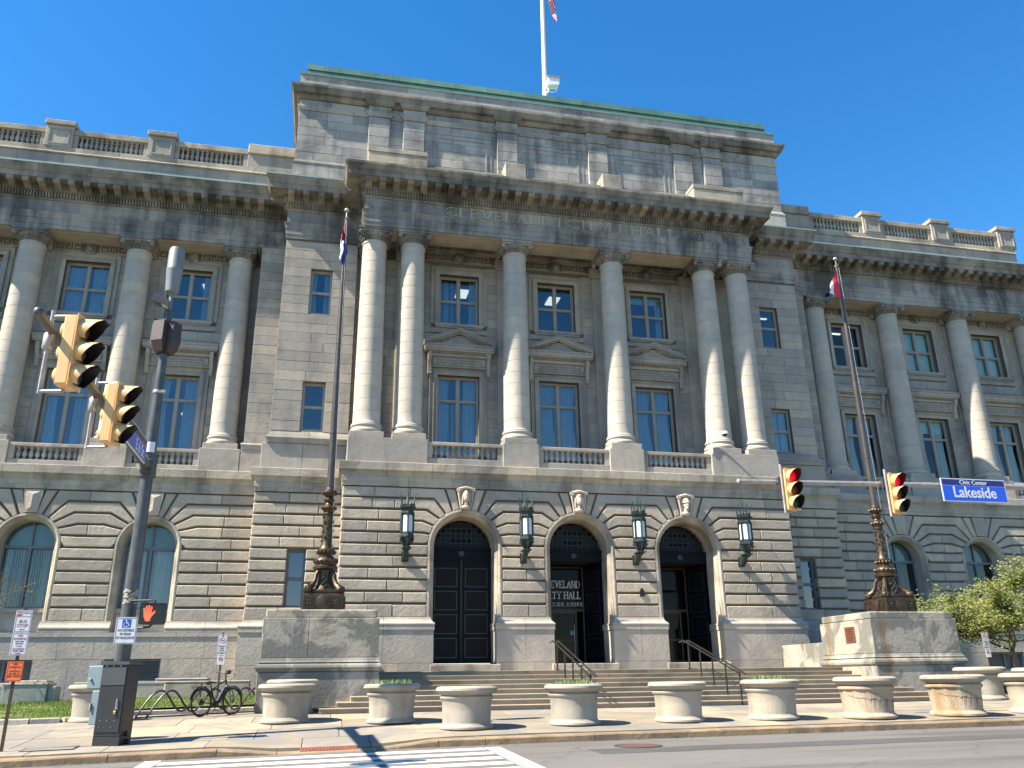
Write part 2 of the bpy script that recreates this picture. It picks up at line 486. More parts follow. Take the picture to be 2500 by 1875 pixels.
def soilgrass():
    m, nt, b = newmat('lawn_base')
    g = N(nt, 'ShaderNodeNewGeometry'); co = g.outputs['Position']
    c = ramp(nt, noise(nt, co, 1.2, 5, .6), [(.35,(.13,.115,.06)),(.5,(.10,.13,.03)),(.7,(.14,.18,.04))])
    nt.links.new(c, b.inputs['Base Color']); b.inputs['Roughness'].default_value = .95
    return m
LAWNB = soilgrass()

PARK = plain('low_bounce_grass', (.035,.045,.018), .95, 0, var=.3, scale=.6)  # ground grass kept dark to cut light bounced onto the facade
# ================================================================ CITY HALL
hall = thing('city_hall', 'grey granite columned civic building with rusticated arched ground floor and green copper roof edge', 'building')
ZK = [7.79-.43*k for k in range(12)]
GR = .080
TH = [math.radians(a) for a in (68.4, 56.5, 44.2, 30.3, 16.6, 2.0)]
DOORX = (-4.5, 0.0, 4.5)
WINX = (16.14, 20.36, 24.58)
COLX = (14.03, 18.25, 22.47, 26.69)
door_ops = [dict(kind='arch', xc=x, R=1.42, zs=5.62, bend=(.83,1.21,1.50,1.63,1.69,1.58)) for x in DOORX]
def wing_ops(s):
    o = [dict(kind='arch', xc=s*x, R=1.17, zs=5.75, bend=(.85,1.22,1.49,1.66,1.72,1.34)) for x in WINX]
    return sorted(o, key=lambda d: d['xc'])

rust_list = []     # (area, mesh builder, poly, yf, yb, chamfer)
def ring_pt(op, side, th): return (op['xc']+side*op['R']*math.cos(th), op['zs']+op['R']*math.sin(th))
def side_poly(b, k, zt, zb):
    if b[0] == 'v': return [(b[1], zt), (b[1], zb)], b[1]
    op, side = b[1], b[2]
    if k <= 4:
        bt, bb = op['bend'][k], op['bend'][k+1]-.3*GR
        t0, t1 = TH[k], TH[k+1]+GR/op['R']
        pts = [(op['xc']+side*bt, zt)]
        pts += [ring_pt(op, side, t0+(t1-t0)*j/3) for j in range(4)]
        pts += [(op['xc']+side*bb, zb)]
        lim = op['xc']+side*max(bt, bb)
        return pts, lim
    x = op['xc']+side*op['R']
    return [(x, zt), (x, zb)], x
def rustic(x0, x1, yf, ops, retL, retR, dens=1.25):
    for k in range(11):
        zt = ZK[k]; zb = ZK[k+1]+(GR if k < 10 else 0)
        bl = ('v', x0); runs = []
        for op in ops:
            if op['kind'] == 'arch':
                runs.append((bl, ('a', op, -1))); bl = ('a', op, 1)
            elif zt <= op['zb']+.1 and zb >= op['za']-.1:
                runs.append((bl, ('v', op['xa']))); bl = ('v', op['xb'])
        runs.append((bl, ('v', x1)))
        for L, R in runs:
            lp, xl = side_poly(L, k, zt, zb); rp, xr = side_poly(R, k, zt, zb)
            w = xr-xl
            n = int(round(w/dens+rnd.uniform(-.3,.4)))-1 if w > 1.0 else (1 if w > .55 and rnd.random() < .6 else 0)
            n = max(0, n)
            cuts = [xl+w*(j+1+rnd.uniform(-.22,.22))/(n+1) for j in range(n)]
            e = [None]+cuts+[None]
            for i in range(len(e)-1):
                a = lp if e[i] is None else [(e[i]+.006, zt), (e[i]+.006, zb)]
                c = rp if e[i+1] is None else [(e[i+1]-.006, zt), (e[i+1]-.006, zb)]
                poly = a+c[::-1]
                yb = yf+.19
                if e[i] is None and L == ('v', x0) and retL: yb = retL
                if e[i+1] is None and R == ('v', x1) and retR: yb = retR
                rust_list.append((poly, yf+rnd.uniform(-.004,.006), yb))
    for op in ops:
        if op['kind'] != 'arch': continue
        for s in (-1, 1):
            t0, t1 = math.radians(80.5), TH[0]+GR/op['R']
            poly = [(op['xc']+s*(op['bend'][0]-GR*1.05), ZK[0]), (op['xc']+s*.40, ZK[0])]+[ring_pt(op, s, t0+(t1-t0)*j/2) for j in range(3)]
            rust_list.append((poly, yf, yf+.19))
YC, YP, YW = -.165, 1.42, 2.27
rustic(-9.133, 9.133, YC, door_ops, YP+.05, YP+.05)
PAVW = dict(kind='rect', za=3.49, zb=5.64)
rustic(-12.42, -9.133+.06, YP, [dict(PAVW, xa=-11.06, xb=-10.34)], YW+.05, None)
rustic(9.133-.06, 12.42, YP, [dict(PAVW, xa=10.34, xb=11.06)], None, YW+.05)
rustic(-26.6, -12.42+.06, YW, wing_ops(-1), None, None, 1.35)
rustic(12.42-.06, 26.6, YW, wing_ops(1), None, None, 1.35)
def cen(p): return (sum(q[0] for q in p)/len(p), sum(q[1] for q in p)/len(p))
rust_list.sort(key=lambda t: abs(cen(t[0])[0]+2))
def jig(p): return [(a+rnd.uniform(-.007,.007), b+rnd.uniform(-.007,.007)) for a, b in p]
rest = MB()
for i, (poly, yf, yb) in enumerate(rust_list):
    if i < 300:
        mb = MB(); mb.stone(jig(poly), yf, yb, .028)
        mb.obj('rusticated_stone', S_RUST, hall)
    else:
        rest.stone(jig(poly), yf, yb, .028)
if rest.v:
    tag(rest.obj('rusticated_stone_field', S_RUST, hall), kind='stuff')

# backing walls behind the stones
def wall_arch(mb, x0, x1, z0, z1, y, ops):
    cur = x0
    for xc, hw, zs, zb in ops:
        mb.poly([(cur,y,z0),(xc-hw,y,z0),(xc-hw,y,z1),(cur,y,z1)])
        if zb > z0: mb.poly([(xc-hw,y,z0),(xc+hw,y,z0),(xc+hw,y,zb),(xc-hw,y,zb)])
        n = 20
        for j in range(n):
            a, b = PI-PI*j/n, PI-PI*(j+1)/n
            xa, xb = xc+hw*math.cos(a), xc+hw*math.cos(b)
            mb.poly([(xa,y,zs+hw*math.sin(a)),(xb,y,zs+hw*math.sin(b)),(xb,y,z1),(xa,y,z1)])
        cur = xc+hw
    mb.poly([(cur,y,z0),(x1,y,z0),(x1,y,z1),(cur,y,z1)])
def wall_rect(mb, x0, x1, z0, z1, y, rects):
    xs = sorted(set([x0,x1]+[r[0] for r in rects]+[r[1] for r in rects]))
    zs = sorted(set([z0,z1]+[r[2] for r in rects]+[r[3] for r in rects]))
    for i in range(len(xs)-1):
        for j in range(len(zs)-1):
            cx, cz = (xs[i]+xs[i+1])/2, (zs[j]+zs[j+1])/2
            if any(r[0] < cx < r[1] and r[2] < cz < r[3] for r in rects): continue
            mb.poly([(xs[i],y,zs[j]),(xs[i+1],y,zs[j]),(xs[i+1],y,zs[j+1]),(xs[i],y,zs[j+1])])
    for a, b, c, d in rects:      # reveals
        for q in ([(a,y,c),(a,y+.30,c),(a,y+.30,d),(a,y,d)], [(b,y,c),(b,y,d),(b,y+.30,d),(b,y+.30,c)],
                  [(a,y,d),(a,y+.30,d),(b,y+.30,d),(b,y,d)], [(a,y,c),(b,y,c),(b,y+.30,c),(a,y+.30,c)]):
            mb.poly(q)
mb = MB()
wall_arch(mb, -9.06, 9.06, .3, 8.5, YC+.11, [(x, 1.30, 5.62, .3) for x in DOORX])
for s in (-1, 1):
    mb.poly([(s*9.06,YC+.11,.3),(s*9.06,YP+.2,.3),(s*9.06,YP+.2,8.5),(s*9.06,YC+.11,8.5)])
    wall_rect(mb, *sorted((s*9.0, s*12.35)), -.3, 8.5, YP+.11, [(*sorted((s*10.34, s*11.06)), 3.49, 5.64)])
    mb.poly([(s*12.35,YP+.11,-.3),(s*12.35,YW+.2,-.3),(s*12.35,YW+.2,8.5),(s*12.35,YP+.11,8.5)])
    wx = sorted(s*x for x in WINX)
    wall_arch(mb, *sorted((s*12.3, s*27.0)), -.5, 8.5, YW+.11, [(x, 1.06, 5.75, 2.66) for x in wx])
mb.obj('wall_core', S_MORT, hall, fix=False)

# keystones
def head_key(style):
    m = MB()
    m.prism([(-.31,0,.86),(.31,0,.86),(.2,0,.02),(-.2,0,.02)], (0,.3,0))
    # scroll ears and top roll
    for s in (-1, 1):
        m.lathe([(.085,-.0),(.085,.30)], c=(s*.28,-.13,.77), n=10, M=Matrix.Rotation(-PI/2,3,'X'))
        m.tube([(s*.29,-.04,.72),(s*.25,-.05,.4),(s*.20,-.04,.08)], [.045,.03,.03], 6)
    m.tube([(-.27,-.09,.80),(0,-.14,.85),(.27,-.09,.80)], [.05,.06,.05], 8)
    m.ell((0,-.13,.45), .115, .14, .175, 12, 8)               # head
    m.ell((0,-.27,.43), .022, .035, .05, 6, 4)                 # nose
    m.ell((-.045,-.245,.475), .022, .012, .012, 6, 4); m.ell((.045,-.245,.475), .022, .012, .012, 6, 4)
    m.ell((0,-.245,.355), .04, .016, .012, 6, 4)               # mouth
    m.tube([(0,-.08,.33),(0,-.06,.17)], [.075,.09], 8)         # neck
    m.ell((0,-.05,.10), .19, .12, .10, 10, 6)                  # shoulders
    if style == 0:   # pointed helmet
        m.lathe([(.14,0),(.145,.07),(.11,.16),(.05,.26),(.0,.31)], c=(0,-.12,.47), n=12)
        for s in (-1,1): m.tube([(s*.12,-.12,.50),(s*.14,-.09,.2)], [.045,.03], 6)
    elif style == 1: # hair and crown
        m.ell((0,-.10,.56), .15, .14, .12, 12, 6)
        for s in (-1,1): m.tube([(s*.13,-.11,.58),(s*.15,-.08,.32),(s*.12,-.06,.16)], [.05,.05,.03], 6)
        m.lathe([(.10,0),(.11,.06),(.05,.10)], c=(0,-.13,.62), n=10)
    else:            # brimmed helmet, beard
        m.lathe([(.17,0),(.145,.03),(.13,.11),(.07,.18),(.0,.20)], c=(0,-.13,.52), n=12)
        m.ell((0,-.20,.30), .08, .07, .10, 8, 6)
    return m.mesh('keystone', S_CARVE, True)
for i, x in enumerate(DOORX):
    o = put('keystone', head_key(i), hall, (x, YC-.03, 6.99))
    o['label'] = ('keystone carved as a head in a pointed helmet', 'keystone carved as a woman with dressed hair', 'keystone carved as a bearded head in a brimmed helmet')[i]
m = MB()
zb_ = -.86
m.prism([(-.33,0,0),(.33,0,0),(.215,0,zb_),(-.215,0,zb_)], (0,.25,0))
# raised pyramid face
tl, tr, br, bl_ = (-.27,0,-.06), (.27,0,-.06), (.17,0,zb_+.06), (-.17,0,zb_+.06)
a, b = (0,-.055,-.20), (0,-.055,zb_+.20)
m.add([tl,tr,br,bl_,a,b], [(0,1,4),(1,2,5,4),(2,3,5),(3,0,4,5)])
KEYM = m.mesh('keystone', S_RUST)
for s in (-1,1):
    for x in WINX: put('keystone', KEYM, hall, (s*x, YW-.07, 7.79))

# arch rings and jambs
def arch_ring(R, yo, yb, zs, zb, w, name, n=28):
    prof = [(0,yb),(0,yo+.20),(.03,yo+.15),(.07,yo+.09),(.10,yo+.08),(.13,yo+.02),(.17,yo-.005),(w,yo+.005),(w+.015,yo+.05),(w+.015,yo+.12)]
    m = MB(); path = [((-R,zb),(-1,0)),((-R,zs-.3),(-1,0))]
    path += [((R*math.cos(PI-PI*j/n), zs+R*math.sin(PI-PI*j/n)), (math.cos(PI-PI*j/n), math.sin(PI-PI*j/n))) for j in range(n+1)]
    path += [((R,zs-.3),(1,0)),((R,zb),(1,0))]
    V = []; F = []
    for (bx,bz),(ox,oz) in path:
        for r, y in prof: V.append((bx+ox*r, y, bz+oz*r))
    k = len(prof)
    for i in range(len(path)-1):
        for j in range(k-1): F.append([i*k+j, i*k+j+1, (i+1)*k+j+1, (i+1)*k+j])
    F.append(list(range(k))); F.append([(len(path)-1)*k+j for j in range(k)])
    m.add(V, F)
    return m.mesh(name, S_BELT, False)
RINGD = arch_ring(1.165, YC, 1.0, 5.62, 2.62, .245, 'arch_ring')
RINGW = arch_ring(.93, YW, 3.05, 5.75, 2.62, .235, 'arch_ring')
for x in DOORX: put('arch_ring', RINGD, hall, (x,0,0))
for s in (-1,1):
    for x in WINX: put('arch_ring', RINGW, hall, (s*x,0,0))

# mouldings that follow the plan of the front, cut into stones
def molding(name, prof, path, mat, piece=1.5, gap=.010, parent=hall, closed_ends=True, jit=.25):
    n = len(path)
    D = []; NO = []
    for i in range(n-1):
        d = Vector((path[i+1][0]-path[i][0], path[i+1][1]-path[i][1])); D.append(d)
        e = d.normalized(); NO.append(Vector((e.y, -e.x)))
    out = []
    for i in range(n-1):
        L = D[i].length; d = D[i].normalized(); no = NO[i]
        k0 = k1 = None
        if i > 0: k0 = NO[i-1].dot(d)/(1+NO[i-1].dot(no))
        if i < n-2: k1 = NO[i+1].dot(d)/(1+NO[i+1].dot(no))
        c = max(1, int(round(L/piece)))
        cut = [0]+[L*(j+(rnd.uniform(-jit,jit) if L > 4 else 0))/c for j in range(1, c)]+[L]
        for j in range(c):
            m = MB()
            m.extr(prof, path[i], d, no, cut[j]+(gap/2 if j else 0), cut[j+1]-(gap/2 if j < c-1 else 0),
                   k0 if j == 0 else None, k1 if j == c-1 else None)
            out.append(m.obj(name, mat, parent))
    return out
def front(c, p, w, xc=9.133, xp=12.42, x_end=26.6):
    return [(-x_end,w),(-xp,w),(-xp,p),(-xc,p),(-xc,c),(xc,c),(xc,p),(xp,p),(xp,w),(x_end,w)]
BELTP = front(YC, YP, YW)
molding('band_stone', [(-.05,7.83),(.03,7.83),(.03,7.96),(.055,8.0),(.055,8.17),(.02,8.20),(-.05,8.20)], BELTP, S_BELT, 1.9)
molding('belt_stone', [(-.05,8.19),(.03,8.19),(.06,8.27),(.13,8.36),(.15,8.37),(.15,8.40),(.19,8.41),(.19,8.71),(.16,8.73),(-.9,8.75),(-.9,8.19)], BELTP, S_BELT, 1.55)

# plinth: cove, band and big blocks, broken by the doors
def plinth_run(path, zbot, piece=1.7, joint=None):
    molding('cove_stone', [(-.05,2.79),(.17,2.79),(.165,2.83),(.08,2.90),(.035,2.98),(.02,3.055),(-.05,3.055)], path, S_PLIN, piece)
    molding('band_stone', [(-.05,2.60),(.155,2.60),(.155,2.785),(-.05,2.785)], path, S_PLIN, piece)
    if joint:
        molding('plinth_stone', [(-.05,joint+.006),(.125,joint+.006),(.125,2.59),(-.05,2.59)], path, S_PLIN, piece*.95)
        molding('plinth_stone', [(-.05,zbot),(.125,zbot),(.125,joint-.006),(-.05,joint-.006)], path, S_PLIN, piece*.9)
    else:
        molding('plinth_stone', [(-.05,1.47),(.125,1.47),(.125,2.59),(-.05,2.59)], path, S_PLIN, piece)
        molding('plinth_stone', [(-.05,zbot),(.125,zbot),(.125,1.46),(-.05,1.46)], path, S_PLIN, piece*.7)
hw = 1.165
plinth_run([(-12.42,YW),(-12.42,YP),(-9.133,YP),(-9.133,YC),(-4.5-hw-.12,YC),(-4.5-hw-.12,.95)], .2)
plinth_run([(-4.5+hw+.12,.95),(-4.5+hw+.12,YC),(-hw-.12,YC),(-hw-.12,.95)], .8, 1.1)
plinth_run([(hw+.12,.95),(hw+.12,YC),(4.5-hw-.12,YC),(4.5-hw-.12,.95)], .8, 1.1)
plinth_run([(4.5+hw+.12,.95),(4.5+hw+.12,YC),(9.133,YC),(9.133,YP),(12.42,YP),(12.42,YW)], .2)
# wing plinths with basement openings
BW = (-20.3, -19.37), (-16.9, -15.12)
def wing_plinth(s):
    edges = [12.42]
    for x in WINX: edges += [x-.93-.0, x+.93]
    edges.append(26.6)
    for i in range(0, len(edges), 2):            # cove and band stop at the tall windows
        a, b = edges[i], edges[i+1]
        pa = [(min(s*a,s*b),YW),(max(s*a,s*b),YW)]
        m1 = molding('cove_stone', [(-.05,2.79),(.17,2.79),(.165,2.83),(.08,2.90),(.035,2.98),(.02,3.055),(-.05,3.055)], pa, S_PLIN, 1.8)
        molding('band_stone', [(-.05,2.66),(.155,2.66),(.155,2.785),(-.05,2.785)], pa, S_PLIN, 1.8)
    molding('band_stone', [(-.8,2.50),(.155,2.50),(.155,2.655),(-.8,2.655)], [(min(s*12.42,s*26.6),YW),(max(s*12.42,s*26.6),YW)], S_PLIN, 1.9)
    molding('plinth_stone', [(-.05,1.745),(.125,1.745),(.125,2.49),(-.05,2.49)], [(min(s*12.42,s*26.6),YW),(max(s*12.42,s*26.6),YW)], S_PLIN, 1.55)
    gaps = [(s*WINX[0]-.95, s*WINX[0]+.95), (s*WINX[1]-.95, s*WINX[1]+.95), (s*WINX[2]-.95, s*WINX[2]+.95)]
    gaps.sort(); xs = [min(s*12.42,s*26.6)]
    for a, b in gaps: xs += [a, b]
    xs.append(max(s*12.42,s*26.6))
    for i in range(0, len(xs), 2):
        molding('plinth_stone', [(-.5,-.4),(.125,-.4),(.125,1.733),(-.5,1.733)], [(xs[i],YW),(xs[i+1],YW)], S_PLIN, 1.3)
    for a, b in gaps:
        mb = MB(); mb.box(a, b, YW-.10, YW+.4, -.4, .95); mb.obj('plinth_stone', S_PLIN, hall)
        # recessed basement opening
        mb = MB(); mb.box(a+.0, b-.0, YW+.22, YW+.26, .95, 1.74)
        f = mb.obj('basement_window', PANE2 if (s < 0 and a < -18) or s > 0 else DARK, hall)
        mb = MB()
        for z0, z1 in ((.95,1.03),(1.66,1.735)): mb.box(a, b, YW+.02, YW+.21, z0, z1)
        for x in ((a, b-.08) if (s < 0 and a > -18) else (a, b-.08, (a+b)/2-.04)): mb.box(x, x+.08, YW+.025, YW+.205, 1.031, 1.659)
        mb.obj('frame', FRAMEG, f)
        if s < 0 and a > -18:
            for j in range(7):
                z = 1.07+.085*j
                mb = MB(); mb.prism([(0,YW+.04,z),(0,YW+.14,z+.045),(0,YW+.145,z+.055),(0,YW+.04,z+.014)], (b-a-.2,0,0))
                o = mb.obj('louvre', FRAMEG, f, loc=(a+.1,0,0))
wing_plinth(-1); wing_plinth(1)
# stone panels under the tall arched windows
for s in (-1,1):
    for x in WINX:
        mb = MB(); mb.box(s*x-.93, s*x+.93, 2.72, 3.4, 2.656, 3.38)
        mb.box(s*x-.93, s*x+.93, 2.62, 3.4, 3.38, 3.52)
        mb.obj('window_sill', S_PLIN, hall)

# ---------------------------------------------------------------- windows
def rect_frame(mb, x0, x1, z0, z1, t, y0, y1):
    mb.box(x0, x0+t, y0, y1, z0, z1); mb.box(x1-t, x1, y0, y1, z0, z1)
    mb.box(x0+t, x1-t, y0, y1, z0, z0+t); mb.box(x0+t, x1-t, y0, y1, z1-t, z1)
def curtain_mesh(w, h, seed, pinch=0.0):
    r = random.Random(seed); m = MB(); n = 26
    V = []; rows = 6
    for j in range(rows):
        t = j/(rows-1)
        for i in range(n):
            u = i/(n-1)
            wv = w*(1-pinch*math.sin(PI*min(1,t*1.15))**2*.6)
            V.append((u*wv, .035*math.sin(u*w*34+r.random()*.6)+.01*math.sin(u*9+seed), h*(1-t)))
    F = [[j*n+i, j*n+i+1, (j+1)*n+i+1, (j+1)*n+i] for j in range(rows-1) for i in range(n-1)]
    m.add(V, F)
    return m.mesh('curtain', CURT, True, fix=False)
def room_mesh(hw, z0, z1, y0, y1):
    m = MB()
    m.poly([(-hw,y1,z0),(hw,y1,z0),(hw,y1,z1),(-hw,y1,z1)]); m.poly([(-hw,y0,z0),(-hw,y1,z0),(-hw,y1,z1),(-hw,y0,z1)])
    m.poly([(hw,y0,z0),(hw,y1,z0),(hw,y1,z1),(hw,y0,z1)]); m.poly([(-hw,y0,z1),(hw,y0,z1),(hw,y1,z1),(-hw,y1,z1)])
    m.poly([(-hw,y0,z0),(hw,y0,z0),(hw,y1,z0),(-hw,y1,z0)])
    return m.mesh('room', ROOM, fix=False)
wseed = [0]
def window(cx, y, z0, w, h, cols, splits, frame=FRAME, inside=(), room=1.9, pane=PANE, thick=.075):
    # splits: heights (fraction) of the horizontal bars
    mb = MB(); hw = w/2
    rect_frame(mb, -hw, hw, 0, h, thick, 0, .14)
    zs = [thick]+[h*f for f in splits]+[h-thick]
    if cols == 2: mb.box(-.065, .065, -.012, .135, thick, h-thick)
    for f in splits:
        if cols == 2:
            mb.box(-hw+thick, -.065, .012, .12, h*f-.035, h*f+.035); mb.box(.065, hw-thick, .012, .12, h*f-.035, h*f+.035)
        else: mb.box(-hw+thick, hw-thick, .012, .12, h*f-.035, h*f+.035)
    win = mb.obj('window', frame, hall, loc=(cx, y, z0))
    xs = [(-hw+thick, -.065), (.065, hw-thick)] if cols == 2 else [(-hw+thick, hw-thick)]
    for a, b in xs:
        for i in range(len(zs)-1):
            lo = zs[i]+(.035 if i else 0); hi = zs[i+1]-(.035 if i < len(zs)-2 else 0)
            m = MB(); rect_frame(m, a, b, lo, hi, .028, .03, .09); m.obj('sash', frame, win)
            m = MB(); m.poly([(a+.028,.07,lo+.028),(b-.028,.07,lo+.028),(b-.028,.07,hi-.028),(a+.028,.07,hi-.028)])
            m.obj('pane', pane, win, fix=False)
    put('room', room_mesh(room, -.35, h+.25, .32, 4.2), win)
    wseed[0] += 1; sd = wseed[0]
    for it in inside:
        if it == 'curtain':
            put('curtain', curtain_mesh(w*.30, h, sd, .3), win, (-hw+.02,.24,0)); put('curtain', curtain_mesh(w*.34, h, sd+9, .3), win, (hw-w*.34-.02,.24,0))
        elif it == 'drape':
            put('curtain', curtain_mesh(w*.46, h, sd, .35), win, (-hw+.02,.24,0)); put('curtain', curtain_mesh(w*.40, h, sd+9, .45), win, (hw-w*.40-.02,.24,0))
        elif it == 'half':
            put('curtain', curtain_mesh(w*.2, h, sd, .1), win, (hw-w*.2-.02,.24,0))
        elif it in ('blind', 'blindL', 'blindw'):
            m = MB(); r = random.Random(sd)
            x = -hw+.06; x1 = -.02 if it == 'blindL' else hw-.06
            zt = h if it != 'blindw' else h*.70
            while x < x1:
                a = r.uniform(.2,.7)
                m.box(x, x+.012, .22, .30, .05, zt-.15) if r.random() < .35 else m.prism([(x,.22,.05),(x+.07*math.cos(a),.22+.07*math.sin(a),.05),(x+.07*math.cos(a),.223+.07*math.sin(a),.05),(x,.223,.05)], (0,0,zt-.2))
                x += .105
            m.obj('vertical_blind', BLIND, win)
        elif it == 'shade':
            m = MB(); m.box(-hw+.05, -.03, .22, .225, h*.06, h); m.box(.03, hw-.05, .22, .225, h*.04, h); m.obj('roller_shade', SHADE, win)
        elif it == 'topshade':
            m = MB(); m.box(-hw+.05, hw-.05, .22, .225, h*.80, h); m.obj('roller_shade', SHADE, win)
        elif it == 'light':
            m = MB()
            m.box(.2, .75, 1.6, 2.5, h+.20, h+.245)
            m.obj('ceiling_light', LIGHTP, win)
        elif it == 'lightL':
            m = MB(); m.box(-.9, .9, 1.5, 1.62, h+.20, h+.245); m.obj('ceiling_light', LIGHTP, win)
        elif it == 'globe':
            m = MB(); m.lathe([(.02,.0),(.16,.03),(.24,.12),(.25,.16),(.24,.16)], c=(.22,1.5,h*.62), n=14); m.tube([(.22,1.5,h*.65),(.22,1.5,h+.2)], .012, 5)
            m.obj('pendant_lamp', glow_bowl, win, True)
    return win
glow_bowl = glow('lamp_bowl', (1,.62,.25), .55, (.8,.6,.4))
# surround prototypes ------------------------------------------------
def surround(name, w, h, ear, mat=S_WALL, depth=.30, sill=True):
    m = MB(); hw = w/2
    for o, y0 in ((ear, -.045), (ear*.52, -.085)):
        m.box(-hw-o, -hw, y0, .02, 0, h); m.box(hw, hw+o, y0, .02, 0, h); m.box(-hw-o, hw+o, y0, .02, h, h+o)
        m.box(-hw-o-.0, -hw-o+.04, y0-.025, .02, 0, h+o); m.box(hw+o-.04, hw+o, y0-.025, .02, 0, h+o); m.box(-hw-o, hw+o, y0-.025, .02, h+o-.04, h+o)
    if sill:
        m.box(-hw-.22, hw+.22, -.17, .02, -.13, -.001); m.box(-hw-.16, hw+.16, -.12, .02, -.20, -.131)
        m.box(-hw-ear, hw+ear, -.05, .02, -.42, -.201)
    return m.mesh(name, mat)
def ashlar_surround(cx, y, z0, w, h, ear, sill=True):
    return put('window_surround', surround('window_surround', w, h, ear, S_WALL, sill=sill), hall, (cx, y, z0))
def dentils(m, x0, x1, y0, y1, z0, z1, step=.12, w=.07):
    x = x0
    while x+w <= x1+1e-6:
        m.box(x, x+w, y0, y1, z0, z1); x += step
def hood(pedim):
    # local: x centred, z=0 at foot of the frieze, y=0 wall face
    m = MB()
    m.box(-1.22, 1.22, -.16, .02, .0, .42)
    m.box(-1.22, 1.22, -.19, .02, -.05, -.001)
    m.box(-1.28, 1.28, -.24, .02, .43, .56)
    m.box(-1.52, 1.52, -.46, .02, .70, .86); m.box(-1.49, 1.49, -.42, .02, .63, .699); m.box(-1.55, 1.55, -.50, .02, .861, .93)
    body = m.mesh('window_hood', S_WALL)
    d = MB(); dentils(d, -1.36, 1.36, -.33, -.2, .565, .665, .105, .065); d.box(-1.34,1.34,-.22,.0,.561,.629)
    dm = d.mesh('dentil_row', S_WALL)
    c = MB(); r = random.Random(3)    # carved band: overlapping leaves
    for k in range(24):
        for q in range(3):
            c.ell((-1.05+2.1*(k+.5*(q%2))/24, -.175, .09+.12*q), .06, .035, .055, 6, 4, Matrix.Rotation(.5,3,'Y'))
    for s in (-1,1): c.ell((s*1.08,-.2,.21), .10,.06,.17,8,6)
    cm = c.mesh('carved_frieze', S_WALL, True)
    b = MB()
    b.prism([(-.075,-.42,.60),(-.075,-.40,.36),(-.075,-.26,.10),(-.075,-.22,-.30),(-.075,-.10,-.42),(-.075,.02,-.42),(-.075,.02,.60)], (.15,0,0))
    b.lathe([(.075,0),(.075,.17)], c=(-.085,-.33,.49), n=10, M=Matrix.Rotation(PI/2,3,'Y'))
    b.lathe([(.06,0),(.06,.17)], c=(-.085,-.17,-.34), n=10, M=Matrix.Rotation(PI/2,3,'Y'))
    bm_ = b.mesh('console', S_WALL, False)
    pm = None
    if pedim:
        p = MB()
        p.prism([(-1.2,-.26,.93),(1.2,-.26,.93),(0,-.26,1.42)], (0,.28,0))
        for s in (-1,1):
            ang = math.atan2(.60,1.56)
            L = math.hypot(1.56,.60)
            for o, dz, th in ((-.50,.10,.07),(-.46,.0,.10),(-.36,-.06,.06)):
                pts = [(s*1.56,o,.93+dz),(s*1.56,o,.93+dz+th),(0,o,.93+.60+dz+th),(0,o,.93+.60+dz)]
                p.prism(pts, (0,-o+.02,0))
        pm = p.mesh('pediment', S_WALL)
        q = MB()
        for s in (-1,1):
            for k in range(10):
                t = .25+.7*k/10; x = s*1.5*(1-t); z = .93+.56*t-.10
                q.box(x-.03, x+.03, -.33, -.26, z-.04, z+.05)
        qm = q.mesh('dentil_row', S_WALL)
    def make(cx, y, z):
        h = put('window_hood', body, hall, (cx, y, z))
        tag(put('dentil_row', dm, h), kind='stuff'); tag(put('carved_frieze', cm, h), kind='stuff')
        for s in (-1,1): put('console', bm_, h, (s*1.28,0,0))
        if pm: put('pediment', pm, h); tag(put('dentil_row', qm, h), kind='stuff')
    return make
hood_p, hood_f = hood(True), hood(False)
YCW, YWW, YPW = 2.10, 3.95, 1.75       # recessed wall faces: centre, wings, pavilions
BAYX = (-4.475, 0.0, 4.475)
IN_U = {-4.475: ('blindL','half','light'), 0.0: ('light',), 4.475: ('topshade','half')}
IN_L = {-4.475: ('blindw','curtain'), 0.0: ('blind','drape'), 4.475: ('drape',)}
for x in BAYX:
    window(x, YCW+.20, 15.65, 1.76, 2.40, 2, (.5,), inside=IN_U[x]); ashlar_surround(x, YCW, 15.65, 1.76, 2.40, .40)
    window(x, YCW+.20, 9.72, 1.82, 3.53, 2, (.695,), inside=IN_L[x]); ashlar_surround(x, YCW, 9.72, 1.82, 3.53, .36, False)
    hood_p(x, YCW, 13.62)
for s in (-1, 1):
    for i, x in enumerate(WINX):
        ins_u = [('drape',),('drape',),('curtain',)][i] if s < 0 else [('lightL',),('shade',),('shade',)][i]
        if s < 0 and i == 0: ins_u = ('light','half')
        ins_l = [('globe','curtain'),('globe','curtain'),('curtain',)][i] if s < 0 else [('drape',),('curtain','topshade'),('drape',)][i]
        pn = PANE if s < 0 else PANE2
        window(s*x, YWW+.20, 15.72, 1.78, 2.42, 2, (.5,), inside=ins_u, pane=pn); ashlar_surround(s*x, YWW, 15.72, 1.78, 2.42, .40)
        window(s*x, YWW+.20, 9.72, 1.72, 3.48, 2, (.70,), inside=ins_l, pane=pn); ashlar_surround(s*x, YWW, 9.72, 1.72, 3.48, .36, False)
        hood_f(s*x, YWW, 13.60)
    window(s*10.48, YPW+.16, 15.55, .92, 2.05, 1, (.5,), inside=('curtain',) if s < 0 else ('lightL',), room=1.2)
    window(s*10.48, YPW+.16, 10.42, .92, 2.05, 1, (.5,), inside=() if s < 0 else ('shade',), room=1.2)
    window(s*10.70, YP+.26, 3.49, .72, 2.15, 1, (.5,), FRAMEG, room=1.0)
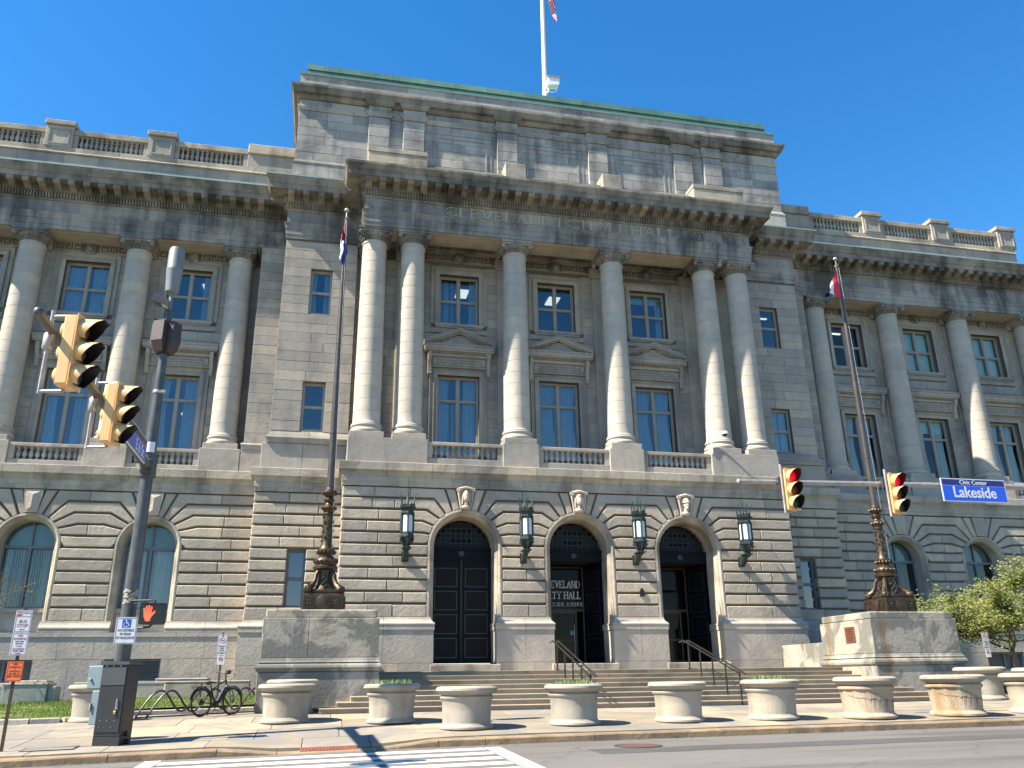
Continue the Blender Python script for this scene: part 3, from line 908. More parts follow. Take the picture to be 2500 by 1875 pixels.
# arched windows of the ground floor
for s in (-1, 1):
    for i, x in enumerate(WINX):
        mb = MB(); hw = .93; zs = 5.75-3.52; n = 20
        rect_frame(mb, -hw, hw, 0, zs+.05, .07, 0, .12)
        mb.box(-.05, .05, -.01, .11, .07, zs); mb.box(-hw, hw, -.02, .115, zs-.05, zs+.06)
        V = []
        for j in range(n+1):
            a = PI*j/n
            for r in (hw, hw-.07):
                for yy in (0, .12): V.append((r*math.cos(a), yy, zs+.06+r*math.sin(a)))
        F = []
        for j in range(n):
            b = j*4
            F += [[b,b+4,b+6,b+2],[b+1,b+3,b+7,b+5],[b+2,b+6,b+7,b+3],[b,b+1,b+5,b+4]]
        mb.add(V, F); mb.box(-.035, .035, 0, .1, zs+.06, zs+hw-.0)
        win = mb.obj('arched_window', FRAMEG, hall, loc=(s*x, 2.92, 3.52))
        for a, b in ((-hw+.07,-.05),(.05,hw-.07)):
            m = MB(); m.poly([(a,.06,.07),(b,.06,.07),(b,.06,zs-.05),(a,.06,zs-.05)]); m.obj('pane', PANE2, win, fix=False)
        for q in (0, 1):
            R_ = hw-.07
            pts = [(0.035 if q == 0 else -.035, .06, zs+.06)]
            angs = [PI/2*j/10 for j in range(11)] if q == 0 else [PI/2+PI/2*j/10 for j in range(11)]
            pts += [(R_*math.cos(a), .06, zs+.06+R_*math.sin(a)) for a in angs]
            m = MB(); m.poly(pts); m.obj('pane', PANE2, win, fix=False)
        put('room', room_mesh(1.7, -.5, zs+1.2, .3, 4), win)
        m = MB(); m.box(-hw, hw, .20, .21, zs+.06, zs+.95); m.obj('roller_shade', plain('green_shade', (.20,.30,.28), .9, 0) if i == 0 and s < 0 else bpy.data.materials['green_shade'], win)
        if (s, i) == (-1, 0):
            put('curtain', curtain_mesh(.72, zs, 71), win, (-hw+.04,.24,0)); put('curtain', curtain_mesh(.85, zs, 72), win, (.06,.24,0))
        else:
            m = MB(); xx = -hw+.06; r = random.Random(40+i)
            while xx < hw-.08:
                if not (-.12 < xx < .05):
                    a = r.uniform(.75, 1.25)
                    m.prism([(xx,.22,.04),(xx+.075*math.cos(a),.22+.075*math.sin(a),.04),(xx+.075*math.cos(a),.224+.075*math.sin(a),.04),(xx,.224,.04)], (0,0,zs-.1))
                xx += .085
            m.obj('vertical_blind', BLIND, win)
# ---------------------------------------------------------------- pedestal storey and balustrades
def block(name, x0, x1, y0, y1, z0, z1, mat, c=.015):
    m = MB(); m.bbox(x0, x1, y0, y1, z0, z1, c); return m.obj(name, mat, hall)
for s in (-1, 1):
    a, b = sorted((s*5.975, s*9.05)); block('pedestal', a, b, 0, 1.35, 8.6, 9.768, S_WALL)
    a, b = sorted((s*1.491, s*2.972)); block('pedestal', a, b, 0, 1.35, 8.6, 9.768, S_WALL)
BAL = None
def baluster_mesh(h):
    m = MB()
    m.box(-.075,.075,-.075,.075,0,.05)
    m.lathe([(.06,.05),(.072,.07),(.05,.10),(.045,.12),(.085,.19),(.092,.24),(.075,.31),(.045,.40),(.038,.44),(.06,.455),(.06,.475),(.05,.49)], n=10, cap=False)
    m.box(-.075,.075,-.075,.075,.49,.54)
    for i, v in enumerate(m.v): m.v[i] = (v[0], v[1], v[2]*h/.54)
    return m.mesh('baluster', S_WALL, True)
B1 = baluster_mesh(.525)
def balustrade(x0, x1, yf, z0, zb, zr, zt, n, mesh, mat=S_WALL, d=.34):
    m = MB()
    m.bbox(x0+.004, x1-.004, yf+.02, yf+d+.3, z0, zb, .012)
    m.bbox(x0+.004, x1-.004, yf+.0, yf+d+.04, zr, zt, .015)
    m.box(x0+.004, x0+.2, yf+.05, yf+d, zb, zr); m.box(x1-.2, x1-.004, yf+.05, yf+d, zb, zr)
    o = m.obj('balustrade', mat, hall)
    w = (x1-x0-.44)/n
    for i in range(n):
        put('baluster', mesh, o, (x0+.22+w*(i+.5), yf+d*.55, zb))
    return o
for a, b in ((-5.975,-2.972),(-1.491,1.491),(2.972,5.975)):
    balustrade(a, b, .06, 8.6, 9.055, 9.58, 9.71, 11, B1)
# pavilion and wing pedestals
for s in (-1, 1):
    for (a, b) in ((9.06,10.75),(10.76,12.34)):
        p, q = sorted((s*a, s*b)); block('pedestal_stone', p, q, 1.73, 2.9, 8.6, 9.85, S_WALL)
    p, q = sorted((s*12.10, s*13.22)); block('pedestal', p, q, 2.70, 3.6, 8.6, 9.768, S_WALL)
    xs = []
    for i, x in enumerate(COLX):
        a, b = (x-.77, x+.77) if i else (13.235, x+.77)
        p, q = sorted((s*a, s*b)); block('pedestal', p, q, 2.69, 3.9, 8.6, 9.768, S_WALL); xs.append((a,b))
    for i in range(3):
        p, q = sorted((s*xs[i][1], s*xs[i+1][0])); balustrade(p, q, 2.75, 8.6, 9.055, 9.58, 9.71, 10, B1)
PAVP = lambda s: [(s*12.07, 2.75),(s*12.07, YPW),(s*9.0, YPW)] if s < 0 else [(9.0, YPW),(12.07, YPW),(12.07, 2.75)]
for s in (-1, 1):
    molding('base_stone', [(-.05,9.852),(.10,9.852),(.10,9.99),(.13,10.01),(.15,10.06),(.13,10.12),(.07,10.14),(.06,10.19),(.0,10.36),(-.05,10.36)], PAVP(s), S_WALL, 1.4)
    p = [(s*13.13,3.9),(s*13.13,2.76),(s*12.071,2.76)]
    if s > 0: p = p[::-1]
    molding('base_stone', [(-.05,9.77),(.08,9.77),(.08,9.90),(.11,9.92),(.12,9.97),(.08,10.04),(.0,10.06),(-.05,10.06)], p, S_WALL, 2)

# ---------------------------------------------------------------- ashlar walls
ash = []
def ashlar(x0, x1, z0, z1, yf, rects, rh=.425, mat=S_WALL, mx=1.35, pri=0, off=0):
    n = max(1, int(round((z1-z0)/rh))); h = (z1-z0)/n
    for k in range(n):
        za, zb = z0+k*h, z0+(k+1)*h
        blk = [(x0-1, x0)]
        for r in rects:
            if r[2] < zb-.02 and r[3] > za+.02: blk.append((r[0], r[1]))
        blk.append((x1, x1+1)); blk.sort()
        for i in range(len(blk)-1):
            a, b = blk[i][1], blk[i+1][0]
            if b-a < .05: continue
            c = max(1, int(round((b-a)/mx+rnd.uniform(-.2,.3))))
            ph = .25 if (k+off) % 2 else -.25
            cut = [a]+[a+(b-a)*(j+(ph if c > 1 else 0)*.8+rnd.uniform(-.12,.12))/c for j in range(1, c)]+[b]
            for j in range(c):
                if cut[j+1]-cut[j] < .04: continue
                ash.append((pri, cut[j]+(.006 if j else 0), cut[j+1]-(.006 if j < c-1 else 0), za+.006, zb-.006, yf+rnd.uniform(-.004,.004), mat))
wall = MB()
for s in (-1, 1):
    r = [(*sorted((s*10.02, s*10.94)), 15.55, 17.60), (*sorted((s*10.02, s*10.94)), 10.42, 12.47)]
    p, q = sorted((s*12.07, s*9.02))
    ashlar(p, q, 10.36, 15.5, YPW-.022, r, pri=0, off=s); ashlar(p, q, 15.5, 18.9, YPW-.022, r, mat=S_WALL, pri=0)
    wall_rect(wall, p, q, 9.5, 19.6, YPW, r)
    wall.box(s*12.05-.004, s*12.05+.004, YPW+.001, 4.4, 9.6, 19.6)
    p, q = sorted((s*13.13, s*12.072))
    ashlar(p, q, 10.06, 19.1, 2.75, [], pri=0); wall.box(p+.01, q-.01, 2.765, 4.3, 9.6, 19.2)
    # recessed wing wall
    r = []
    for x in WINX:
        r += [(s*x-.89, s*x+.89, 15.72, 18.14), (s*x-.86, s*x+.86, 9.72, 13.20)]
    p, q = sorted((s*13.12, s*27))
    rs = [(a-.38, b+.38, c-.4, d+.38) for a,b,c,d in r]
    ashlar(p, q, 9.4, 18.55, YWW-.02, rs, pri=2); wall_rect(wall, p, q, 9.2, 19.6, YWW, r)
r = []
for x in BAYX: r += [(x-.88, x+.88, 15.65, 18.05), (x-.91, x+.91, 9.72, 13.25)]
rs = [(a-.38, b+.38, c-.4, d+.38) for a,b,c,d in r]
ashlar(-9.0, 9.0, 9.3, 18.55, YCW-.02, rs, pri=1); wall_rect(wall, -9.02, 9.02, 9.0, 19.6, YCW, r)
# floor of the loggias
wall.box(-9.0, 9.0, .3, YCW, 8.7, 8.77)
for s in (-1,1): wall.box(*sorted((s*12.1, s*27)), 2.9, YWW, 8.7, 8.77)
# flat piers between the windows behind the columns, with moulded caps
for x in (-8.35,-6.71,-2.24,2.24,6.71,8.35):
    m = MB(); m.bbox(x-.52, x+.52, YCW-.14, YCW, 9.77, 18.45, .01); m.box(x-.60, x+.60, YCW-.2, YCW-.02, 9.6, 9.95); m.box(x-.62,x+.62,YCW-.26,YCW-.02,18.55,18.93); m.box(x-.56,x+.56,YCW-.19,YCW-.02,18.452,18.549)
    m.obj('pilaster', S_WALL, hall)
for s in (-1,1):
    for x in COLX:
        m = MB(); m.bbox(s*x-.5, s*x+.5, YWW-.14, YWW, 9.77, 18.45, .01); m.box(s*x-.6, s*x+.6, YWW-.24, YWW-.02, 18.5, 18.9)
        m.obj('pilaster', S_WALL, hall)
# meander band with masks over the windows
def meander(x0, x1, y, z0, z1):
    m = MB(); m.box(x0, x1, y-.03, y, z0-.07, z0-.02); m.box(x0, x1, y-.05, y, z1+.02, z1+.09)
    u = .36; t = .045; n = int((x1-x0)/u); h = z1-z0; xo = (x1-x0-n*u)/2
    for i in range(n):
        x = x0+xo+i*u
        for a, b, c, d in ((0,t,0,h),(t,u-.08,h-t,h),(u-.08-t,u-.08,.12,h-t),(.12,u-.08-t,.12,.12+t),(.12,.12+t,.12+t,h-.13),(t,u,0,t)):
            m.box(x+a, x+b, y-.035, y, z0+c, z0+d)
    return tag(m.obj('meander_band', S_WALL, hall), kind='stuff')
def mask(x, y, z):
    m = MB(); m.box(x-.2, x+.2, y-.07, y, z, z+.55)
    m.ell((x, y-.10, z+.27), .13, .12, .17, 10, 6); m.ell((x, y-.22, z+.25), .025, .04, .05, 6, 4)
    for k in range(7):
        a = PI*k/6; m.ell((x+.16*math.cos(a), y-.08, z+.30+.16*math.sin(a)), .055, .06, .055, 6, 4)
    m.obj('carved_mask', S_SOOT, hall, True)
for x in BAYX:
    for s in (-1, 1): meander(*sorted((x+s*.22, x+s*1.62)), YCW-.02, 18.74, 19.10)
    mask(x, YCW-.02, 18.62)
for s in (-1,1):
    for x in WINX:
        for q in (-1,1): meander(*sorted((s*x+q*.22, s*x+q*1.58)), YWW-.02, 18.62, 19.0)
        mask(s*x, YWW-.02, 18.5)
wall.obj('wall_core', S_MORT, hall, fix=False)

# ---------------------------------------------------------------- columns (drums, base, capital)
def drum_meshes(r0, r1, z0, z1, n):
    out = []; h = (z1-z0)/n
    for i in range(n):
        ra, rb = [r0+(r1-r0)*((k/n)**1.7) for k in (i, i+1)]
        m = MB()
        pr = [(ra-.012, .0), (ra, .012), (rb, h-.012), (rb-.012, h)]
        if i == 0: pr = [(ra+.05,0),(ra+.05,.03),(ra+.012,.07),(ra,.12),(rb,h-.012),(rb-.012,h)]
        if i == n-1: pr = [(ra-.012,0),(ra,.012),(rb,h-.14),(rb+.035,h-.12),(rb+.035,h-.07),(rb,h-.05),(rb,h)]
        m.lathe(pr, n=36, cap=True)
        out.append((z0+i*h, m.mesh('drum', S_COL, True)))
    return out
def capital_meshes():
    m = MB()
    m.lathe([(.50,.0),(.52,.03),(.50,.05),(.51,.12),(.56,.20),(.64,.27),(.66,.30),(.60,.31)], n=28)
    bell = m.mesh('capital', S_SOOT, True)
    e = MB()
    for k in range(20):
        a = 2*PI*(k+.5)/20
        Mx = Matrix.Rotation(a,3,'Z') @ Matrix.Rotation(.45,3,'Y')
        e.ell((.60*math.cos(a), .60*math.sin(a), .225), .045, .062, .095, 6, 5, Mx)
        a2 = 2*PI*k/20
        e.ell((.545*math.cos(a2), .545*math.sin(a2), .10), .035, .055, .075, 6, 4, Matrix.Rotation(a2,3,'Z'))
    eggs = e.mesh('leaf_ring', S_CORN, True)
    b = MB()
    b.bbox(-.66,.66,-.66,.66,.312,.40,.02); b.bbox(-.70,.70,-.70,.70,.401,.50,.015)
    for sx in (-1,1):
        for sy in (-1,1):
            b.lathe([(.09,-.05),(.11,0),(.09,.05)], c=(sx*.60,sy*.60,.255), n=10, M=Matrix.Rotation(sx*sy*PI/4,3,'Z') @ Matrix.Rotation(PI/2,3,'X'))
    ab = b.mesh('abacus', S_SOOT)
    return bell, eggs, ab
m = MB(); m.bbox(-.665,.665,-.655,.655,0,.235,.012)
PLM = m.mesh('column', S_WALL)
m = MB()
m.lathe([(.55,.235)]+[(.60+.065*math.cos(a), .325+.088*math.sin(a)) for a in [(-PI/2)+PI*k/8 for k in range(9)]]+[(.60,.425),(.585,.435),(.575,.47),(.59,.50)]+[(.575+.05*math.cos(a), .555+.05*math.sin(a)) for a in [(-PI/2)+PI*k/6 for k in range(7)]]+[(.56,.615)], n=36)
BSM = m.mesh('base', S_COL, True)
DR = drum_meshes(.545, .492, 9.768+.61, 18.47, 16)
CAPM = capital_meshes()
def column(x, y):
    c = put('column', PLM, hall, (x, y, 9.768))
    put('base', BSM, c)
    for i, (z, me) in enumerate(DR): put('drum', me, c, (0,0,z-9.768), (0,0,rnd.uniform(0,6)))
    for me in CAPM:
        o = put(me.name.split('.')[0], me, c, (0,0,18.47-9.768))
        if me.name.startswith('leaf'): tag(o, kind='stuff')
for x in (8.35, 6.71, 2.24):
    column(-x, .66); column(x, .66)
for x in COLX:
    column(-x, 3.40); column(x, 3.40)

# ---------------------------------------------------------------- entablature
YFc, YFp, YFw = -.07, 1.66, 2.74
EP = front(YFc, YFp, YFw, 8.86, 12.11)
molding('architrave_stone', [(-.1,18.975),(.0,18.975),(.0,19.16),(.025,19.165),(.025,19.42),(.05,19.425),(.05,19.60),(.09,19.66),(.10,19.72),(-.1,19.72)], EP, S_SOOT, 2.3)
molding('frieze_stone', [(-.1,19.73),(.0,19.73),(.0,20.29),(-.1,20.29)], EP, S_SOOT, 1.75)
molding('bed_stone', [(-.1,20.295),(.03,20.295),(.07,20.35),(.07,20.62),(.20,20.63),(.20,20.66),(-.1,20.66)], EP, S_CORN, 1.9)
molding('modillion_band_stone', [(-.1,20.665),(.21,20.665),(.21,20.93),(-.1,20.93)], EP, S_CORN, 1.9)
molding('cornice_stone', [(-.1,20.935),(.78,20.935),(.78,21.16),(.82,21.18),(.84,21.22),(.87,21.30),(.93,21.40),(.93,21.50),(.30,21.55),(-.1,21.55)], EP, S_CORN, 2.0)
for s in (-1,1):       # copper flashing on the cornice of the wings and pavilions
    pth = [(s*26.6,YFw),(s*12.11,YFw),(s*12.11,YFp),(s*9.82,YFp)]
    if s > 0: pth = pth[::-1]
    molding('copper_flashing', [(.70,21.545),(.95,21.503),(.95,21.56),(.70,21.60)], pth, COPPER2, 2.4, .004)
# ceiling beams behind the architrave, coffers
def beam(x0, x1, y0, y1, mat=S_CORN): 
    m = MB(); m.bbox(x0, x1, y0, y1, 18.972, 19.7, .01); return m.obj('architrave_beam', mat, hall)
SOFF = stone_mat('clean_soffit', (.40,.36,.295), var=.05, stain=.45, stain_col=(.19,.165,.125), bump=.15)
beam(-8.84, 8.84, YFc+.101, 1.15, SOFF)
for s in (-1,1): beam(*sorted((s*12.12, s*26.6)), YFw+.101, 3.95-.02, SOFF)
def coffer(x0, x1, y0, y1, z):
    m = MB(); t = .035
    for o in (.0, .10):
        a, b, c, d = x0+o, x1-o, y0+o, y1-o
        m.box(a, b, c, c+t, z-.02, z); m.box(a, b, d-t, d, z-.02, z); m.box(a, a+t, c+t, d-t, z-.02, z); m.box(b-t, b, c+t, d-t, z-.02, z)
    m.obj('soffit_panel', SOFF, hall)
for a, b in ((-5.9,-3.05),(-1.45,1.45),(3.05,5.9)): coffer(a, b, .12, 1.05, 18.97)
for s in (-1,1):
    for i in range(3): coffer(*sorted((s*(COLX[i]+.78), s*(COLX[i+1]-.78))), 2.98, 3.8, 18.97)
m = MB(); m.box(-8.9, 8.9, 1.151, YCW+.05, 19.35, 19.6)
m.obj('loggia_ceiling', S_CORN, hall)
molding('loggia_cornice', [(-.02,19.13),(.06,19.13),(.10,19.2),(.18,19.24),(.18,19.345),(-.02,19.345)], [(-8.84,YCW),(8.84,YCW)], S_CORN, 2.5)
# modillions and dentils
m = MB()
m.prism([(-.13,-.56,.27),(-.13,-.56,.14),(-.13,-.50,.10),(-.13,-.40,.12),(-.13,-.20,.06),(-.13,-.02,.0),(-.13,0,.0),(-.13,0,.27)], (.26,0,0))
m.box(-.15,.15,-.58,0,.271,.30)
MODM = m.mesh('modillion', S_CORN)
m = MB(); m.ell((0,0,0), .12, .12, .03, 8, 4); ROSM = m.mesh('rosette', S_CORN, True)
def eave(P0, P1, no, k0, k1, lead0=0, lead1=0):
    d = Vector((P1[0]-P0[0], P1[1]-P0[1])); L = d.length; d.normalize()
    rz = math.atan2(d.y, d.x)
    a0, a1 = -.0+lead0, L+lead1
    n = max(1, int(round((a1-a0)/.58))); w = (a1-a0)/n
    for i in range(n):
        q = a0+w*(i+.5); p = (P0[0]+d.x*q+no[0]*.205, P0[1]+d.y*q+no[1]*.205, 20.632)
        put('modillion', MODM, hall, p, (0,0,rz))
    dm = MB(); q = a0-lead0+.02-(0.07 if k0 else 0)
    while q+.07 < L+(.07 if k1 else 0):
        pts = [(P0[0]+d.x*(q+u)+no[0]*o, P0[1]+d.y*(q+u)+no[1]*o) for u, o in ((0,.065),(.065,.065),(.065,.18),(0,.18))]
        dm.prism([(x,y,20.38) for x,y in pts], (0,0,.235)); q += .118
    tag(dm.obj('dentil_row', S_CORN, hall), kind='stuff')
eave(EP[4], EP[5], (0,-1), 1, 1, -.2, .2)
eave(EP[3], EP[4], (-1,0), 0, 1, .9, -.05); eave(EP[5], EP[6], (1,0), 1, 0, .05, -.9)
eave(EP[2], EP[3], (0,-1), 1, 0, -.2, -.9); eave(EP[6], EP[7], (0,-1), 0, 1, .9, .2)
eave(EP[1], EP[2], (-1,0), 0, 1, .9, -.05); eave(EP[7], EP[8], (1,0), 1, 0, .05, -.9)
eave(EP[0], EP[1], (0,-1), 0, 0, 0, -.9); eave(EP[8], EP[9], (0,-1), 0, 0, .9, 0)
# carved letters of the frieze, brightness of the cut edges put into their colour
LS = {'C':[[(.95,.80),(.80,.95),(.55,1),(.25,.9),(.05,.65),(0,.5),(.05,.35),(.25,.1),(.55,0),(.80,.05),(.95,.2)]],
 'L':[[(0,1),(0,0)],[(0,0),(.6,0),(.62,.14)]], 'E':[[(0,1),(0,0)],[(0,1),(.55,1),(.56,.88)],[(0,.52),(.42,.52)],[(0,0),(.58,0),(.6,.13)]],
 'V':[[(0,1),(.42,0),(.84,1)]], 'A':[[(0,0),(.42,1),(.84,0)],[(.15,.36),(.69,.36)]], 'N':[[(0,0),(0,1)],[(0,1),(.78,0)],[(.78,0),(.78,1)]],
 'D':[[(0,0),(0,1)],[(0,1),(.35,1),(.65,.88),(.82,.65),(.85,.5),(.82,.35),(.65,.12),(.35,0),(0,0)]], 'I':[[(0,0),(0,1)]], 'T':[[(.38,0),(.38,1)],[(0,.88),(0,1),(.76,1),(.76,.88)]],
 'Y':[[(.4,0),(.4,.48)],[(0,1),(.4,.48),(.8,1)]], 'H':[[(0,0),(0,1)],[(.76,0),(.76,1)],[(0,.52),(.76,.52)]],
 'K':[[(0,0),(0,1)],[(.7,1),(0,.42)],[(.22,.60),(.74,0)]], 'S':[[(.52,.85),(.38,1),(.18,1),(.05,.86),(.08,.64),(.45,.40),(.52,.2),(.40,.02),(.15,0),(.02,.16)]],
 'U':[[(0,1),(0,.3),(.15,.05),(.38,0),(.6,.05),(.74,.3),(.74,1)]], '6':[[(.5,.95),(.2,.8),(.03,.4),(.1,.1),(.3,0),(.5,.1),(.56,.3),(.45,.5),(.25,.54),(.06,.4)]],
 '0':[[(.3,0),(.06,.2),(0,.5),(.06,.8),(.3,1),(.54,.8),(.6,.5),(.54,.2),(.3,0)]], '1':[[(.05,.8),(.2,1),(.2,0)]]}
SER = {'L':[(0,1),(0,0)],'E':[(0,1),(0,0)],'V':[(0,1),(.84,1)],'A':[(0,0),(.84,0)],'N':[(0,0),(0,1),(.78,1)],'D':[(0,1),(0,0)],'I':[(0,0),(0,1)],'T':[(.38,0)],'Y':[(.4,0),(0,1),(.8,1)],'H':[(0,0),(0,1),(.76,0),(.76,1)],'K':[(0,0),(0,1),(.74,0),(.7,1)],'U':[(0,1),(.74,1)],'1':[(.2,0)]}
def stroke(m, ch, x, y, z, s, wx, t, d):
    for pl in LS[ch]:
        for (a, b), (c, e) in zip(pl[:-1], pl[1:]):
            p = Vector((x+a*s*wx, z+b*s)); q = Vector((x+c*s*wx, z+e*s)); v = (q-p)
            if v.length < 1e-4: continue
            vert = abs(v.x) < .3*abs(v.y)
            w = t*(1.0 if (vert or ch in 'C') else .62)
            nn = Vector((-v.y, v.x)).normalized()*w/2; e_ = v.normalized()*w*.3
            pts = [p-e_+nn, q+e_+nn, q+e_-nn, p-e_-nn]
            m.prism([(k.x, y, k.y) for k in pts], (0, d, 0))
    for a, b in SER.get(ch, []):
        m.box(x+a*s*wx-t*1.5, x+a*s*wx+t*1.5, y-.001, y+d, z+b*s-t*.28, z+b*s+t*.28)
def lwid(ch, wx): return (max(p[0] for pl in LS[ch] for p in pl) if ch in LS else .45)*wx
def carve(text, x0, x1, y, z, s, t, mat, d=.012, parent=None, name='lettering'):
    adv = [(0.55 if c == ' ' else lwid(c, 1)+.34) for c in text]
    k = (x1-x0)/(sum(adv)*s); m = MB(); x = x0
    for c, a in zip(text, adv):
        if c != ' ': stroke(m, c, x+.14*s*k, y, z, s, k, t, d)
        x += a*s*k
    return m.obj(name, mat, parent or hall)
carve('CLEVELAND', -5.5, -.55, YFc-.022, 19.80, .43, .060, LETEDGE, .022)
carve('CITY', -.02, 2.1, YFc-.022, 19.80, .43, .060, LETEDGE, .022)
carve('HALL', 3.0, 5.35, YFc-.022, 19.80, .43, .060, LETEDGE, .022)
for xx in (-.33, 2.52):
    m = MB(); m.box(xx-.02, xx+.02, YFc-.012, YFc, 19.76, 20.26); m.obj('lettering', LETEDGE, hall)
for s in (-1,1):      # carved wreaths at either end of the frieze
    for xx in (6.35, 7.95):
        m = MB(); m.box(s*xx-.36, s*xx+.36, YFc-.03, YFc, 19.76, 20.26)
        for k in range(14):
            a = 2*PI*k/14; m.ell((s*xx+.19*math.cos(a), YFc-.05, 20.01+.19*math.sin(a)), .05, .04, .06, 6, 4)
        m.ell((s*xx, YFc-.04, 20.01), .09, .05, .10, 8, 5)
        m.obj('carved_wreath', S_SOOT, hall, True)

# ---------------------------------------------------------------- attic block
YA = 1.80
mb = MB(); mb.box(-11.96, 11.96, YA+.03, 15, 21.4, 27.2); mb.obj('wall_core', S_MORT, hall)
att = [(-12.0,15.0),(-12.0,YA),(12.0,YA),(12.0,15.0)]
molding('attic_base_stone', [(-.05,21.5),(.10,21.5),(.10,22.21),(-.05,22.21)], att, S_ATT, 1.5)
molding('attic_base_stone', [(-.05,22.22),(.09,22.22),(.09,22.84),(-.05,22.84)], att, S_ATT, 1.3)
molding('attic_base_stone', [(-.05,22.845),(.11,22.845),(.11,22.92),(.05,22.98),(.03,23.05),(-.05,23.05)], att, S_ATT, 2)
PILX = [(-8.84,-7.86),(-7.24,-6.24),(-2.77,-1.77),(1.77,2.77),(6.24,7.24),(7.86,8.84)]
ashlar(-12.0, 12.0, 23.05, 25.72, YA, [(a,b,23,25.8) for a,b in PILX], mat=S_ATT, pri=1, rh=.44)
ashlar(-12.0, 12.0, 25.98, 26.32, YA+.02, [], mat=S_ATT, pri=3, rh=.36, mx=1.6)
for a, b in PILX:
    m = MB(); m.bbox(a, b, YA-.13, YA-.01, 22.9, 25.72, .01); o = m.obj('attic_pilaster', S_ATT, hall)
    for k in range(5):
        m = MB(); z = 23.08+.52*k; m.bbox(a+.012, b-.012, YA-.165, YA-.131, z+.006, z+.514, .012); m.obj('pilaster_stone', S_ATT, o)
    m = MB(); m.box(a-.03, b+.03, YA-.12, YA-.01, 26.0, 26.33); m.obj('attic_pilaster_head', S_ATT, hall)
# string course breaking forward over the pilasters
strp = [(-12.0,15),(-12.0,YA)]
for a, b in PILX: strp += [(a-.02,YA),(a-.02,YA-.15),(b+.02,YA-.15),(b+.02,YA)]
strp += [(12.0,YA),(12.0,15)]
molding('string_stone', [(-.05,25.73),(.03,25.73),(.05,25.80),(.10,25.86),(.10,25.95),(.02,25.98),(-.05,25.98)], strp, S_ATT, 2)
cp = [(-12.0,15),(-12.0,YA)]
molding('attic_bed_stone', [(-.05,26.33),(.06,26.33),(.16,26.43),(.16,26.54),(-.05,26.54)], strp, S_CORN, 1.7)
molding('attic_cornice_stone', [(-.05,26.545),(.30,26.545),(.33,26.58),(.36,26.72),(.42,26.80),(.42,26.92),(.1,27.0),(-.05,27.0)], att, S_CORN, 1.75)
molding('attic_block_stone', [(-.3,26.99),(.05,26.99),(.05,27.34),(-.3,27.34)], att, S_ATT, 1.9)
molding('attic_block_stone', [(-.3,27.35),(.05,27.35),(.05,27.66),(-.3,27.66)], att, S_ATT, 1.7)
molding('copper_edge', [(-.5,27.665),(.10,27.665),(.11,27.75),(-.2,27.78),(-.5,27.78)], att, COPPER2, 2.2, .004)
molding('copper_panel', [(-.5,27.785),(-.21,27.785),(-.22,28.12),(-.5,28.12)], att, COPPER, 1.5, .012)
molding('copper_panel', [(-.5,28.2),(-.19,28.2),(-.20,28.50),(-.5,28.52)], att, COPPER, 1.5, .012)
molding('copper_rib', [(-.5,28.125),(-.28,28.125),(-.28,28.195),(-.5,28.195)], att, COPPER, 6, .0)
mb = MB(); mb.box(-11.6, 11.6, YA+.45, 15, 27.7, 28.45); mb.obj('copper_roof', COPPER, hall)
# sunk panels of the attic
for a, b in ((-6.0,-3.0),(-1.55,1.55),(3.0,6.0)):
    m = MB()
    for o, dy in ((0,.02),(.24,.035)):
        x0, x1, z0, z1 = a+o, b-o, 23.1, 25.35-o
        t = .07
        m.box(x0, x0+t, YA-dy, YA-.008, z0, z1); m.box(x1-t, x1, YA-dy, YA-.008, z0, z1); m.box(x0+t, x1-t, YA-dy, YA-.008, z1-t, z1)
    m.obj('attic_panel', S_ATT, hall)
# blocks and low parapet standing on the main cornice
block('parapet_block', -8.84, -6.28, -.10, .7, 21.5, 22.62, S_BELT, .02); block('parapet_block', 6.28, 8.84, -.10, .7, 21.5, 22.62, S_BELT, .02)
block('parapet_cap', -8.86, -6.26, -.13, .72, 22.625, 22.84, S_BELT, .02); block('parapet_cap', 6.26, 8.86, -.13, .72, 22.625, 22.84, S_BELT, .02)
for s in (-1,1): block('parapet_block', *sorted((s*1.80, s*2.76)), -.10, .7, 21.5, 22.84, S_BELT, .03)
for a, b in ((-6.26,-2.78),(-1.78,1.78),(2.78,6.26)):
    molding('parapet_stone', [(-.4,21.5),(.0,21.5),(.0,22.40),(-.4,22.44)], [(a,.22),(b,.22)], S_BELT, 1.8)
m = MB(); m.box(-9.4, 9.4, .3, YA, 21.45, 21.6)
for s in (-1,1): m.box(*sorted((s*9.41, s*26.6)), 2.2, 12, 21.45, 21.6)
m.obj('roof_deck', S_MORT, hall)

